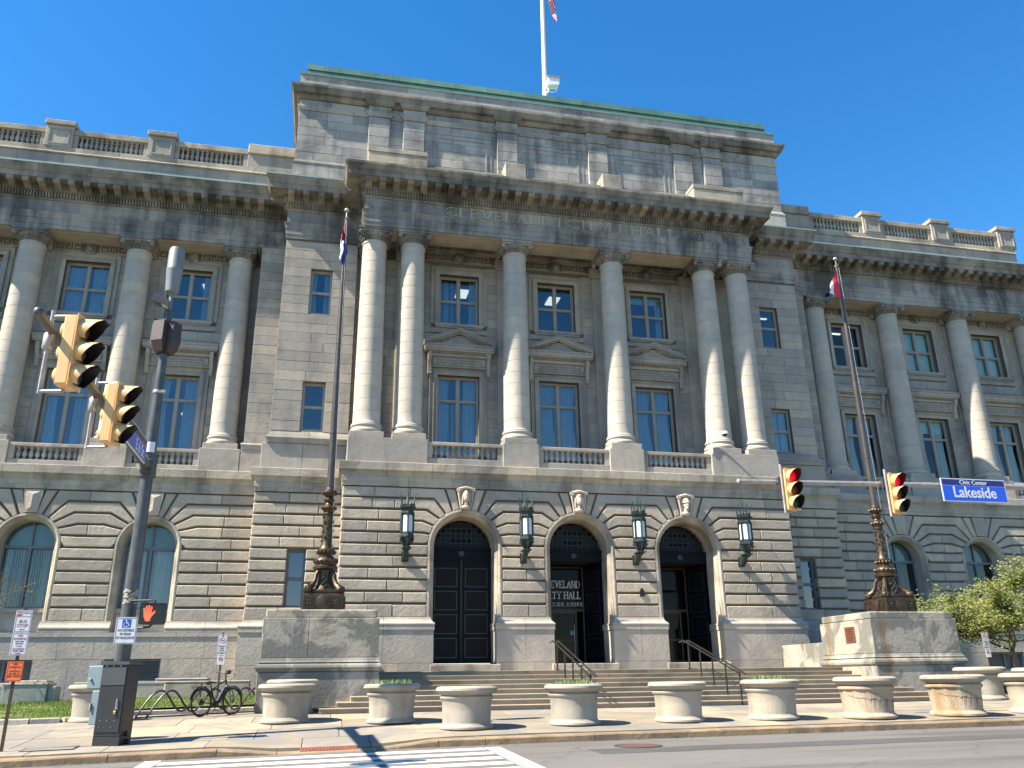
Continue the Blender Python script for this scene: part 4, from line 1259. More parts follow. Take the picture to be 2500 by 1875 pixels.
# ---------------------------------------------------------------- wing parapets
YR = 2.75
B2 = baluster_mesh(.66)
for s in (-1,1):
    p = [(s*12.02,YR),(s*26.6,YR)]
    if s < 0: p = p[::-1]
    molding('blocking_stone', [(-.4,21.5),(.06,21.5),(.06,22.58),(-.4,22.58)], p, S_WALL, 1.55)
    molding('parapet_sill', [(-.4,22.585),(.12,22.585),(.14,22.64),(.10,22.70),(.03,22.74),(.03,22.98),(-.4,22.98)], p, S_BELT, 1.9)
    a, b = sorted((s*12.05, s*14.15)); block('parapet_wall', a, b, YR+.0, YR+.5, 22.985, 23.68, S_WALL); block('parapet_rail', a, b, YR-.10, YR+.6, 23.685, 24.18, S_BELT, .03)
    edges = [14.15]
    for x in (17.85, 22.05, 26.25): 
        edges += [x-.55, x+.55]
        a, b = s*x-.55, s*x+.55
        o = block('parapet_pedestal', a, b, YR-.06, YR+.6, 22.985, 24.02, S_WALL)
        m = MB(); rect_frame(m, a+.12, b-.12, 23.1, 23.85, .06, YR-.09, YR-.061); m.obj('panel', S_WALL, o)
        m = MB(); m.bbox(a-.08, b+.08, YR-.16, YR+.7, 24.025, 24.26, .03); m.obj('cap', S_BELT, o)
    for i in range(0, 6, 2):
        a, b = sorted((s*edges[i], s*edges[i+1]))
        o = balustrade(a, b, YR, 22.985, 23.0, 23.66, 23.92, 13, B2, S_BELT)
        m = MB(); m.box(a, b, YR+.42, YR+.5, 22.98, 23.7); m.obj('parapet_backing', S_SOOT, hall)
# place the ashlar: nearest 300 one by one
ash.sort(key=lambda t: (t[0], abs((t[1]+t[2])/2+3)))
rest = MB()
for i, (pri, x0, x1, z0, z1, yf, mat) in enumerate(ash):
    if i < 300:
        m = MB(); m.stone([(x0,z0),(x1,z0),(x1,z1),(x0,z1)], yf, yf+.05, .006); m.obj('ashlar_stone', mat, hall)
    else:
        rest.cur = 0 if mat is S_WALL else (1 if mat is S_SOOT else 2)
        rest.stone([(x0,z0),(x1,z0),(x1,z1),(x0,z1)], yf, yf+.05, .006)
tag(rest.obj('ashlar_stone_field', [S_WALL, S_SOOT, S_ATT], hall), kind='stuff')

# ---------------------------------------------------------------- the three doorways
def leaf(w, h, name='door_leaf'):
    m = MB(); m.box(0, w, 0, .07, 0, h)
    me = m.mesh(name, DOORM)
    pm = []
    ph = (h-.35)/4
    for k in range(4):
        z0 = .22+ph*k; z1 = z0+ph-.20
        p = MB(); p.box(.17, w-.17, -.012, -.001, z0, z1); 
        r = MB(); rect_frame(r, .14, w-.14, z0-.03, z1+.03, .035, -.03, -.001)
        pm.append((p.mesh('door_panel', DOORP), r.mesh('panel_frame', TRIM)))
    return me, pm
LEAFM = leaf(1.16, 3.78)
def put_leaf(x, y, z, rz, mirror=False):
    d = put('door_leaf', LEAFM[0], hall, (x, y, z), (0,0,rz))
    for p, r in LEAFM[1]: put('door_panel', p, d); put('panel_frame', r, d)
    return d
YD = .82
for i, x in enumerate(DOORX):
    m = MB()
    m.box(x-1.2, x+1.2, YD-.06, YD+.16, 5.27, 5.66); m.box(x-1.2, x+1.2, YD-.12, YD+.1, 5.62, 5.70); m.box(x-1.2, x+1.2, YD-.09, YD+.1, 5.25, 5.30)
    o = m.obj('door_transom', DOORM, hall)
    m = MB(); m.lathe([(.02,0),(.10,.01),(.11,.03)], c=(x,YD-.07,5.47), n=14, M=Matrix.Rotation(PI/2,3,'X')); m.obj('rosette', TRIM, o)
    # bronze grille of the tympanum
    m = MB(); R_ = 1.165
    for k in range(-5, 6):
        xx = k*.205; h = math.sqrt(max(0, R_*R_-xx*xx))
        m.box(x+xx-.011, x+xx+.011, YD+.0, YD+.03, 5.70, 5.62+h)
    for k in range(1, 6):
        z = 5.70+k*.19; w = math.sqrt(max(0, R_*R_-(z-5.62)**2))
        if w > .1: m.box(x-w, x+w, YD+.002, YD+.028, z-.011, z+.011)
    g = m.obj('fanlight_grille', TRIM, hall)
    m = MB()
    for k in range(-5, 5):
        for q in range(5):
            cx, cz = (k+.5)*.205, 5.70+(q+.5)*.19
            if cx*cx+(cz-5.62)**2 > 1.0: continue
            if k in (-5,-4,-3,2,3,4) or q % 2 == 0:
                for a in range(4):
                    t = PI/4+a*PI/2
                    m.ell((x+cx+.045*math.cos(t), YD+.015, cz+.045*math.sin(t)), .03, .012, .03, 6, 4)
    tag(m.obj('grille_rosettes', TRIM, g), kind='stuff')
    m = MB(); m.box(x-1.25, x+1.25, YD+.22, YD+.26, 5.3, 6.9); m.obj('fanlight_glass', DOORP, hall)
    # door frame
    m = MB()
    for s in (-1,1): m.box(*sorted((x+s*1.165, x+s*1.25)), YD-.02, YD+.22, 1.40, 5.62)
    m.box(x-1.30, x+1.30, -.05, YD+.5, 1.25, 1.43)
    m.obj('door_frame', DOORM, hall)
    m = MB(); m.bbox(x-1.28, x+1.28, -.42, -.02, 1.14, 1.40, .02); m.obj('threshold', S_BELT, hall)
# left: closed leaves
put_leaf(-4.5-1.165, YD, 1.46, 0); put_leaf(-4.5+.005, YD, 1.46, 0)
m = MB(); m.tube([(-4.5,YD-.05,1.46),(-4.5,YD-.05,5.24)], .035, 8); m.obj('door_astragal', TRIM, hall)
# centre and right: leaves folded in, vestibules behind
for x in (0.0, 4.5):
    put_leaf(x-1.165, YD+.1, 1.46, math.radians(62)); 
    put_leaf(x+1.165-.40, YD+1.20, 1.46, math.radians(-70.0))
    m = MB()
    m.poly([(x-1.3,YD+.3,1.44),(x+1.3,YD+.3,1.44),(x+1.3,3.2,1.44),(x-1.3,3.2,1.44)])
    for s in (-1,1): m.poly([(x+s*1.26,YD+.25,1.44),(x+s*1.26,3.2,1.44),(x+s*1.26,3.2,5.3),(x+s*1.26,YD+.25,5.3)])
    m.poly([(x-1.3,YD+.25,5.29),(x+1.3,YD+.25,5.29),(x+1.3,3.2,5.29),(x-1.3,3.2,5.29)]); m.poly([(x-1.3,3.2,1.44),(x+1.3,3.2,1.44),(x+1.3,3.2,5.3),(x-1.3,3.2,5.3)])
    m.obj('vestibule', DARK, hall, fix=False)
    m = MB(); yy = 2.05
    rect_frame(m, x-1.0, x+.75, 1.45, 5.2, .06, yy, yy+.08); m.box(x-.94, x+.69, yy, yy+.08, 3.42, 3.52)
    rect_frame(m, x-.62, x+.42, 1.45, 3.42, .075, yy-.02, yy+.06); m.box(x-.54, x+.34, yy-.02, yy+.06, 2.28, 2.36)
    scr = m.obj('vestibule_screen', BRONZE, hall)
    m = MB(); m.poly([(x-.94,yy+.04,3.52),(x+.69,yy+.04,3.52),(x+.69,yy+.04,5.14),(x-.94,yy+.04,5.14)]); m.obj('pane', PANE3, scr, fix=False)
    m = MB(); m.poly([(x-.54,yy+.03,1.5),(x+.34,yy+.03,1.5),(x+.34,yy+.03,3.36),(x-.54,yy+.03,3.36)]); m.obj('pane', PANE3, scr, fix=False)
    m = MB(); m.tube([(x+.30-.62*(x>1),yy-.03,1.75),(x+.30-.62*(x>1),yy-.03,2.9)], .022, 8); m.obj('door_handle', GALV, scr)
    if x == 0.0:
        m = MB(); m.box(x+.12, x+.30, yy-.025, yy-.021, 2.52, 2.68); m.obj('notice', BLUEBOX, scr)
        carve('CLEVELAND', -.98, .62, yy-.012, 4.36, .27, .034, LETW, .008, scr)
        carve('CITY HALL', -.86, .64, yy-.012, 3.93, .27, .036, LETW, .008, scr)
        carve('601 LAKESIDE AVENUE', -1.25, .72, yy-.012, 3.64, .135, .018, LETW, .008, scr)
# ================================================================ GROUND
ZC_ = [(-60,-1.0),(-15,-.37),(-11.2,-.30),(-7.9,-.25),(-5.3,-.22),(0,-.19),(6.5,-.155),(60,.15)]
def lerp(tab, x):
    if x <= tab[0][0]: return tab[0][1]
    for (a, p), (b, q) in zip(tab[:-1], tab[1:]):
        if x <= b: return p+(q-p)*(x-a)/(b-a)
    return tab[-1][1]
def ramp_drop(x):        # dropped kerb at the crossing
    if x < -11.4 or x > -7.2: return 0
    if x < -10.3: return (x+11.4)/1.1
    if x > -8.4: return (-7.2-x)/1.2
    return 1.0
YK = -13.6
def zc(x): return lerp(ZC_, x)
def z0(x): return .09 if x > -9 else .09+max(x+9, -20)*.012
def G(x, y):
    if y >= -7.9: return z0(x)+.012*min(y+7.9, 8)
    if y >= YK:
        t = (y+7.9)/(YK+7.9)
        d = ramp_drop(x)*.115*max(0, min(1, (-11.6-y)/2.0))
        return z0(x)*(1-t)+zc(x)*t-d
    return zc(x)-.14-.02*(YK-y) if y > -40 else zc(x)-.14-.02*(YK+40)
def sheet(xs, ys, f, name, mat, kind='structure'):
    m = MB(); n = len(xs)
    V = [(x, y, f(x,y)) for y in ys for x in xs]
    F = [[j*n+i, j*n+i+1, (j+1)*n+i+1, (j+1)*n+i] for j in range(len(ys)-1) for i in range(n-1)]
    m.add(V, F)
    return tag(m.obj(name, mat, None, True, fix=False), kind=kind)
def frange(a, b, s):
    out = []; x = a
    while x < b-1e-6: out.append(x); x += s
    return out+[b]
XS = [-400,-120,-60]+frange(-30, 30, .5)+[60,120,400]
sheet(XS, frange(-33.5, -14.1, 1.1)+[-13.62], lambda x,y: zc(max(-60,min(60,x)))-.14-.02*(YK-y), 'road', ASPH)
sheet(XS, [-400,-200,-90,-50,-38,-33.4], lambda x,y: zc(max(-60,min(60,x)))-.14-.02*min(YK-y, 26)+.012, 'unseen_park_lawn', PARK)  # unseen park behind the camera, put in dark to lessen ground bounce
sheet([-400,-120,-60]+frange(-30,30,1)+[60,120,400], [-13.5,-12,-10,-7.9,-4,0,6,30,120,400], lambda x,y: G(max(-60,min(60,x)),y)-.16, 'ground', PARK)
# paving slabs
walk = tag(bpy.data.objects.new('sidewalk', None), kind='structure'); COL.objects.link(walk)
rows = [(-13.18,-12.2),(-12.2,-10.75),(-10.75,-9.3),(-9.3,-7.9)]
rowsL = rows+[(-7.9,-6.4),(-6.4,-4.95)]
def slab(x0, x1, y0, y1, mat=PAVE, name='paving_slab', lift=0.0):
    m = MB(); g = .008; nx = 3
    T = []; x0 += g; x1 -= g; y0 += g; y1 -= g
    xs = [x0+(x1-x0)*i/nx for i in range(nx+1)]; ys = [y0, (y0+y1)/2, y1]
    dz = rnd.uniform(-.004,.004)+lift
    V = [(x,y,G(x,y)+dz) for y in ys for x in xs]; n = len(xs)
    F = [[j*n+i,j*n+i+1,(j+1)*n+i+1,(j+1)*n+i] for j in range(2) for i in range(nx)]
    b = len(V)
    rim = [i for i in range(n)]+[n*2-1, n*3-1]+[3*n-1-i for i in range(1,n)]+[n]
    rim = [i for i in range(n)]+[2*n-1]+[3*n-1-i for i in range(n)]+[n]
    V += [(V[i][0],V[i][1],V[i][2]-.12) for i in rim]
    k = len(rim)
    F += [[rim[i], b+i, b+(i+1)%k, rim[(i+1)%k]] for i in range(k)]
    m.add(V, F); return m.obj(name, mat, walk)
for ri, (a, b) in enumerate(rowsL):
    x = -24.0 if ri < 5 else -14.6; xe = 20 if ri < 4 else (-9.4 if ri == 4 else -11.3)
    if ri == 4: x = -15.4
    x -= rnd.random()
    while x < xe-.2:
        w = rnd.uniform(1.25, 1.9)
        if xe-x-w < .5: w = xe-x
        slab(x, min(x+w, xe), a, b); x += w
for a, b in ((-7.9,-6.4),(-6.4,-4.9),(-4.9,-3.4)):      # right of the steps
    x = 9.9 if a < -6.9 else 11.6
    while x < 22: slab(x, x+1.6, a, b); x += 1.6
# kerb stones
curb = tag(bpy.data.objects.new('curb', None), kind='structure'); COL.objects.link(curb)
x = -24.0
cuts = []
while x < 24:
    cuts.append(x); x += rnd.uniform(1.6, 2.6)
cuts = sorted([c for c in cuts if min(abs(c-q) for q in (-11.4,-10.3,-8.4,-7.2,-6.25)) > .5]+[-11.4,-10.3,-8.4,-7.2,-6.25])
for a, b in zip(cuts[:-1], cuts[1:]):
    if b-a < .05: continue
    m = MB(); g = .007; n = 4
    prof = [(-13.62,-.36),(-13.62,-.03),(-13.60,-.008),(-13.57,0),(-13.19,.0),(-13.19,-.2)]
    V = []
    for i in range(n+1):
        xx = a+g+(b-a-2*g)*i/n
        for y, z in prof: V.append((xx, y+rnd.uniform(-.004,.004)*(z>-.1), zc(xx)-ramp_drop(xx)*.115+z+rnd.uniform(-.004,.004)))
    k = len(prof)
    F = [[i*k+j,i*k+j+1,(i+1)*k+j+1,(i+1)*k+j] for i in range(n) for j in range(k-1)]+[list(range(k)),[n*k+j for j in range(k)]]
    m.add(V, F); m.obj('curb_stone', CURB, curb)
# tactile bricks at the dropped kerb
tac = thing('tactile_paving', 'strip of red brick tactile paving at the dropped kerb by the crosswalk', 'paving')
for i in range(17):
    for j in range(5):
        xa = -9.88+.065*i; ya = -13.55+.076*j
        m = MB(); zz = G(xa, -13.35)+.0
        m.bbox(xa+.003, xa+.062, ya+.003, ya+.073, zz-.05, G(xa,ya)+.012, .004); m.obj('brick', BRICKR, tac)
# crosswalk
cw = tag(bpy.data.objects.new('crosswalk_marking', None), kind='structure'); COL.objects.link(cw)
def paint(x0, x1, y0, y1, name='stripe'):
    m = MB(); xs = frange(x0, x1, 1.2); ys = frange(y0, y1, .8); n = len(xs)
    m.add([(x,y,G(x,y)+.004) for y in ys for x in xs], [[j*n+i,j*n+i+1,(j+1)*n+i+1,(j+1)*n+i] for j in range(len(ys)-1) for i in range(n-1)])
    return m.obj(name, PAINT, cw, fix=False)
paint(-12.62, -12.34, -30, -13.72, 'edge_line'); paint(-6.36, -6.06, -30, -14.10, 'edge_line')
y = -14.12
while y > -27:
    paint(-12.30, -6.40, y-.40, y); y -= .80
rpx = frange(-4.6, 14, .5)
m = MB(); r2 = random.Random(2); E0 = [-15.25+r2.uniform(-.05,.05)-.012*(x+4.6) for x in rpx]; E1 = [-16.1+r2.uniform(-.06,.06)-.012*(x+4.6) for x in rpx]
m.add([(x, e, G(x,e)+.004) for x, e in zip(rpx, E0)]+[(x, e, G(x,e)+.004) for x, e in zip(rpx, E1)], [[i,i+1,len(rpx)+i+1,len(rpx)+i] for i in range(len(rpx)-1)])
tag(m.obj('road_patch', stone_mat('asphalt_patch', (.085,.082,.079), var=.03, stain=.5, stain_col=(.06,.058,.056), bump=.4, grain=60, streak=0), None, fix=False), kind='structure')
# manholes in road and walk
mh = thing('manhole_cover', 'flat round rusty manhole cover in the asphalt near the kerb', 'manhole cover', (-3.5,-14.9,G(-3.5,-14.9)+.006))
m = MB(); m.lathe([(.42,-.02),(.42,.002),(.38,.004),(.0,.004)], n=24); m.obj('lid', plain('rusty_iron', (.11,.055,.045), .8, .2, var=.3, scale=12), mh)
m = MB(); m.lathe([(.43,-.02),(.47,-.02),(.47,.004),(.43,.004)], n=24, cap=False); m.obj('rim', CABIN2, mh)
uc = thing('utility_cover', 'square steel utility cover set in the sidewalk beside the sign post', 'utility cover', (-14.6,-12.45,0))
m = MB(); m.poly([(x-0,y,G(-14.6+x,-12.45+y)+.012) for x,y in ((-.45,-.22),(.45,-.22),(.45,.22),(-.45,.22))]); m.obj('lid', PAVE, uc, fix=False)
m = MB()
for a in ((-.48,-.45,-.25,.25),(.45,.48,-.25,.25),(-.45,.45,-.25,-.22),(-.45,.45,.22,.25)):
    m.poly([(x,y,G(-14.6+x,-12.45+y)+.014) for x,y in ((a[0],a[2]),(a[1],a[2]),(a[1],a[3]),(a[0],a[3]))])
m.obj('frame', CABIN2, uc, fix=False)

# ---------------------------------------------------------------- entrance steps
steps = thing('entrance_steps', 'broad flight of worn sandstone steps up to the three arched doorways', 'steps')
NR = 8; YB0, YT0 = -7.9, -4.35; TR = (YT0-YB0)/(NR-1); RZ = (1.14-.09)/NR
for k in range(NR):
    yf = YB0+TR*k; zt = .09+RZ*(k+1)
    xe = (9.55, 9.10, 8.72)[k] if k < 3 else 8.02
    yb = yf+TR+.06 if k < NR-1 else -.30
    if k < 3: yb = max(yb, -6.26)
    n = 9
    cut = [-xe]+[-xe+2*xe*(i+rnd.uniform(-.3,.3))/n for i in range(1,n)]+[xe]
    for a, b in zip(cut[:-1], cut[1:]):
        m = MB(); g = .004; lo = -.05 if k == 0 else zt-RZ-.02
        d = rnd.uniform(-.006,.006)
        m.prism([(a+g,yf+d+.02,lo),(a+g,yf+d+.02,zt-.035),(a+g,yf+d-.008,zt-.03),(a+g,yf+d-.01,zt-.008),(a+g,yf+d,zt),(a+g,yb,zt+.004 if k < NR-1 else zt+.03),(a+g,yb,lo)], (b-a-2*g,0,0))
        m.obj('step_stone' if k < NR-1 else 'landing_slab', S_STEP, steps)
# cheek walls beside the landing
for s in (-1,1):
    t = thing('cheek_wall', ('sunlit granite cheek wall between the facade and the plaque pedestal' if s > 0 else 'granite cheek wall hidden behind the left flagpole pedestal'), 'wall', (s*8.25,0,0))
    for a, b in ((-3.25,-1.9),(-1.88,-.32)):
        m = MB(); m.bbox(-.24,.24,a,b,1.0,1.98,.015); m.obj('wall_stone', S_PED, t)

# ---------------------------------------------------------------- flagpole pedestals and poles
def ped(s, label):
    t = thing('flagpole_pedestal', label, 'pedestal', (s*9.6, 0, 0))
    X0, X1, Y0, Y1 = -1.62, 1.62, -6.20, -3.2
    m = MB(); m.bbox(X0-.05,X1+.05,Y0-.06,Y1+.06,-.1,1.14,.02); m.obj('base_block', S_PED, t)
    prof = [(-.3,1.145),(.03,1.145),(.06,1.16),(.10,1.20),(.115,1.26),(.10,1.32),(.06,1.36),(.02,1.37),(.015,1.40),(.06,1.40),(.03,1.44),(.005,1.52),(-.3,1.52)]
    for i, (P, d, no, L) in enumerate((((X0,Y0),(1,0),(0,-1),X1-X0),((X1,Y0),(0,1),(1,0),Y1-Y0),((X1,Y1),(-1,0),(0,1),X1-X0),((X0,Y1),(0,-1),(-1,0),Y1-Y0))):
        m = MB(); m.extr(prof, P, d, no, 0, L, -1, 1); m.obj('torus_moulding', S_PED, t)
    for a, b in ((X0, -.35),(-.345, X1)) if s < 0 else ((X0, X1),):
        m = MB(); m.bbox(a,b,Y0,Y1,1.525,2.60,.012); m.obj('die_stone', S_PED, t)
    m = MB(); m.bbox(X0+.06,X1-.06,Y0+.06,Y1-.06,2.605,2.84,.03); m.obj('cap_stone', S_PED, t)
    return t
ped(-1, 'weathered granite pedestal under the flagpole on the bicycle side of the steps')
pr = ped(1, 'weathered granite pedestal bearing a brown plaque, under the flagpole beside the leafy tree')
pl = thing('plaque', 'small brown bronze plaque on the side of the granite flagpole pedestal', 'plaque', (7.975,-5.0,2.15))
m = MB(); m.bbox(-.02,.02,-.28,.28,-.26,.26,.008); m.obj('plate', plain('plaque_brown', (.17,.065,.045), .5, .3, var=.15, scale=9), pl)
m = MB()
for k in range(6): m.box(-.024,-.021,-.2+.03*(k%2),.2-.04*(k%3),.17-.07*k,.19-.07*k)
m.obj('lettering', BRONZE, pl)
def flagpole():
    t = thing('flagpole', '', 'flagpole')
    m = MB(); m.bbox(-.60,.60,-.60,.60,0,.46,.02); m.box(-.57,.57,-.57,.57,.46,.50)
    b = m.obj('plinth', BRONZE, t)
    for q in range(4):
        R_ = Matrix.Rotation(q*PI/2, 4, 'Z')
        m = MB(); m.lathe([(.22,-.0),(.22,.03),(.19,.045),(0,.05)], c=(0,0,0), n=20, M=Matrix.Rotation(PI/2,3,'X'))
        for sx in (-1,1):
            rect_frame(m, sx*.39-.15, sx*.39+.15, -.15, .15, .025, -.02, .0)
            for k in range(5):
                a = PI*2*k/5; m.ell((sx*.39+.06*math.cos(a), -.012, .06*math.sin(a)), .05,.018,.03,6,4,Matrix.Rotation(-a,3,'Y'))
        me = m.mesh('medallion', BRONZE, True); me.transform(Matrix.Translation((0,-.60,.23)))
        put('medallion', me, b, None, (0,0,q*PI/2))
    m = MB(); m.bbox(-.44,.44,-.44,.44,.50,.62,.03)
    # concave square pedestal
    P = [(.40,.62),(.36,.68),(.30,.80),(.26,.95),(.245,1.10),(.26,1.20)]
    V = []; 
    for r, z in P:
        for k in range(8):
            a = PI/8+k*PI/4; V.append((r*1.06*math.cos(a), r*1.06*math.sin(a), z))
    m.add(V, [[i*8+k,i*8+(k+1)%8,(i+1)*8+(k+1)%8,(i+1)*8+k] for i in range(len(P)-1) for k in range(8)])
    for q in range(4):
        a = q*PI/2; c, s_ = math.cos(a), math.sin(a)
        for k in range(7):
            m.ell((c*(.37-.02*k)-s_*.07*math.sin(k*2.1), s_*(.37-.02*k)+c*.07*math.sin(k*2.1), .68+.055*k), .035,.035,.05,6,4)
    m.obj('pedestal', BRONZE, t, True)
    for q in range(4):       # scrolled lion feet at the corners
        a = PI/4+q*PI/2; c, s_ = math.cos(a), math.sin(a)
        m = MB()
        m.tube([(c*.30,s_*.30,1.17),(c*.37,s_*.37,1.05),(c*.40,s_*.40,.90),(c*.50,s_*.50,.74),(c*.62,s_*.62,.66)], [.05,.07,.07,.085,.10], 8)
        m.ell((c*.66,s_*.66,.60), .15,.15,.13,10,6)
        for k in range(6):
            b_ = a+(k-2.5)*.5; m.ell((c*.66+.11*math.cos(b_), s_*.66+.11*math.sin(b_), .58+.05*(k%2)), .05,.05,.06,6,4)
        m.obj('lion_foot', BRONZE, t, True)
    m = MB()
    m.lathe([(.26,1.20),(.36,1.24),(.37,1.31),(.31,1.36),(.33,1.40),(.35,1.44),(.34,1.50),(.27,1.58),(.21,1.62),(.205,1.67),(.23,1.70),(.27,1.76),(.28,1.80),(.24,1.83),(.21,1.87),(.175,1.98),(.15,2.15),(.145,2.50),(.14,2.88),(.165,2.90),(.165,2.94),(.14,2.97),(.19,3.05),(.215,3.10),(.20,3.16),(.13,3.21),(.115,3.26),(.16,3.32),(.17,3.37),(.12,3.42),(.11,3.45),(.18,3.52),(.22,3.58),(.21,3.64),(.14,3.70),(.12,3.74)], n=20)
    for zz, rr, nn in ((1.74,.26,14),(3.10,.20,12),(3.57,.205,12),(1.47,.34,16)):
        for k in range(nn):
            a = 2*PI*k/nn; m.ell((rr*math.cos(a), rr*math.sin(a), zz), .045,.045,.045,6,4)
    for k in range(26):
        a = k*2.4; z = 1.95+.035*k; m.ell((.155*math.cos(a), .155*math.sin(a), z), .035,.035,.055,6,4)
    m.obj('ornamental_shaft', BRONZE, t, True)
    m = MB(); m.tube([(0,0,3.72),(0,0,7),(0,0,10),(0,0,13.35)], [.115,.105,.085,.055], 14)
    m.lathe([(.12,0),(.125,.02),(.12,.04)], c=(0,0,5.5), n=14); m.lathe([(.10,0),(.105,.02),(.10,.04)], c=(0,0,8.6), n=14)
    pole = m.obj('pole', POLEBRZ, t, True)
    m = MB(); m.tube([(.02,-.10,13.25),(.09,-.13,7),(.16,-.16,1.6)], .006, 4); m.obj('halyard', GALV, t)
    m = MB(); m.tube([(0,0,13.35),(0,0,13.62)], .02, 6); m.box(-.05,.05,-.05,.05,13.33,13.40); m.ell((0,0,13.68), .09,.09,.08,12,8); m.obj('finial', GALV, t, True)
    return t
fp = flagpole(); fp.location = (-9.6,-5.2,2.84)
fp['label'] = 'bronze flagpole with ornate foot standing in front of the pavilion left of the main columns'; fp['group'] = 'bronze flagpoles flanking the steps'
place(fp, (9.55,-5.2,2.84), 0, 'bronze flagpole with ornate foot rising behind the blue street sign arm', 'bronze flagpoles flanking the steps')
# flags ------------------------------------------------------------
def cloth(P, nu, nv, mats, bands):
    m = MB(); V = [P(i/(nu-1), j/(nv-1)) for j in range(nv) for i in range(nu)]
    b = len(m.v); m.v += [tuple(v) for v in V]
    for j in range(nv-1):
        for i in range(nu-1):
            m.f.append([j*nu+i,j*nu+i+1,(j+1)*nu+i+1,(j+1)*nu+i]); m.m.append(bands(i/(nu-1), j/(nv-1)))
    return m.mesh('cloth', mats, True, fix=False)
def flag_left(u, v):      # hangs limp beside the pole
    top = Vector((.06,-.02,0)); z = -v*1.0
    fold = math.sin(v*9+u*5)*.05*u
    if u < .5: return (-.04-.10*math.sin(u*PI)*(1-v*.3)+fold*.6, -.05+.06*math.sin(u*14), z-u*1.15)
    return (-.14+.36*(u-.5)*2*(.7-.3*v)+fold*.6, -.12+.05*math.sin(u*14+v*3), z*.8-.62-(u-.5)*.55)
f1 = thing('flag', 'red white and blue flag hanging limp on the left flagpole', 'flag', (-9.6,-5.2,15.95), 0, 'tricolour flags')
put('cloth', cloth(flag_left, 28, 14, [FRED,FWHT,FBLU], lambda u,v: 0 if u < .34 else (1 if u < .68 else 2)), f1)
def flag_right(u, v):
    w = (1-u)*1.05+.18
    x = -.05-u*.80+.06*math.sin(u*8+v*5)*u; y = -.04-.25*u+.10*math.sin(v*7+u*6)*(.2+u)
    z = -v*w-u*1.25*(1-.25*v)-.1*u*u
    return (x, y, z)
f2 = thing('flag', 'red white and blue flag drooping to a point from the pole behind the street sign', 'flag', (9.55,-5.2,16.0), 0, 'tricolour flags')
put('cloth', cloth(flag_right, 26, 16, [FRED,FWHT,FBLU], lambda u,v: 0 if u < .40 else (1 if u < .74 else 2)), f2)
# roof pole
rp = thing('roof_flagpole', 'tall white flagpole standing on the green copper roof', 'flagpole', (0.0,2.75,28.45))
m = MB(); m.tube([(0,0,.5),(0,0,4),(0,0,9),(0,0,14)], [.125,.115,.095,.06], 14); m.obj('pole', WHITE, rp, True)
m = MB(); m.lathe([(.22,0),(.22,.35),(.19,.42),(.15,.62),(.15,.9)], n=16); m.obj('base_collar', plain('pale_collar', (.55,.62,.58), .5, 0), rp, True)
m = MB(); m.tube([(.15,-.03,.3),(.16,-.03,5),(.13,-.02,13)], .014, 5); m.obj('halyard', GALV, rp)
sl = thing('searchlight', 'boxy white floodlight fixed low on the white roof flagpole', 'floodlight', (0.36,2.6,29.75))
m = MB(); m.prism([(-.30,-.2,-.22),(.30,-.2,-.12),(.34,-.2,.26),(-.28,-.2,.30)], (0,.40,0)); m.obj('housing', WHITE, sl)
m = MB(); m.box(-.32,.38,-.24,.24,.28,.34); m.obj('visor', plain('grey_visor', (.30,.27,.26), .5, 0), sl)
m = MB(); m.tube([(-.25,0,-.2),(-.20,0,-.5),(-.36,0,-.62)], .035, 6); m.tube([(.25,0,-.12),(.2,0,-.42),(-.1,0,-.52)], .025, 6); m.obj('bracket', WHITE, sl)
f3 = thing('flag', 'bottom corner of a striped flag at the top edge beside the white roof pole', 'flag', (0.15,2.7,35.9))
put('cloth', cloth(lambda u,v: (.02+.55*u, -.03+.1*math.sin(u*7+v*4), -.1-v*(1.4-1.0*(1-u))-.62*u), 16, 14, [FRED,FWHT,FBLU], lambda u,v: 2 if u < .15 else int(v*9) % 2), f3)

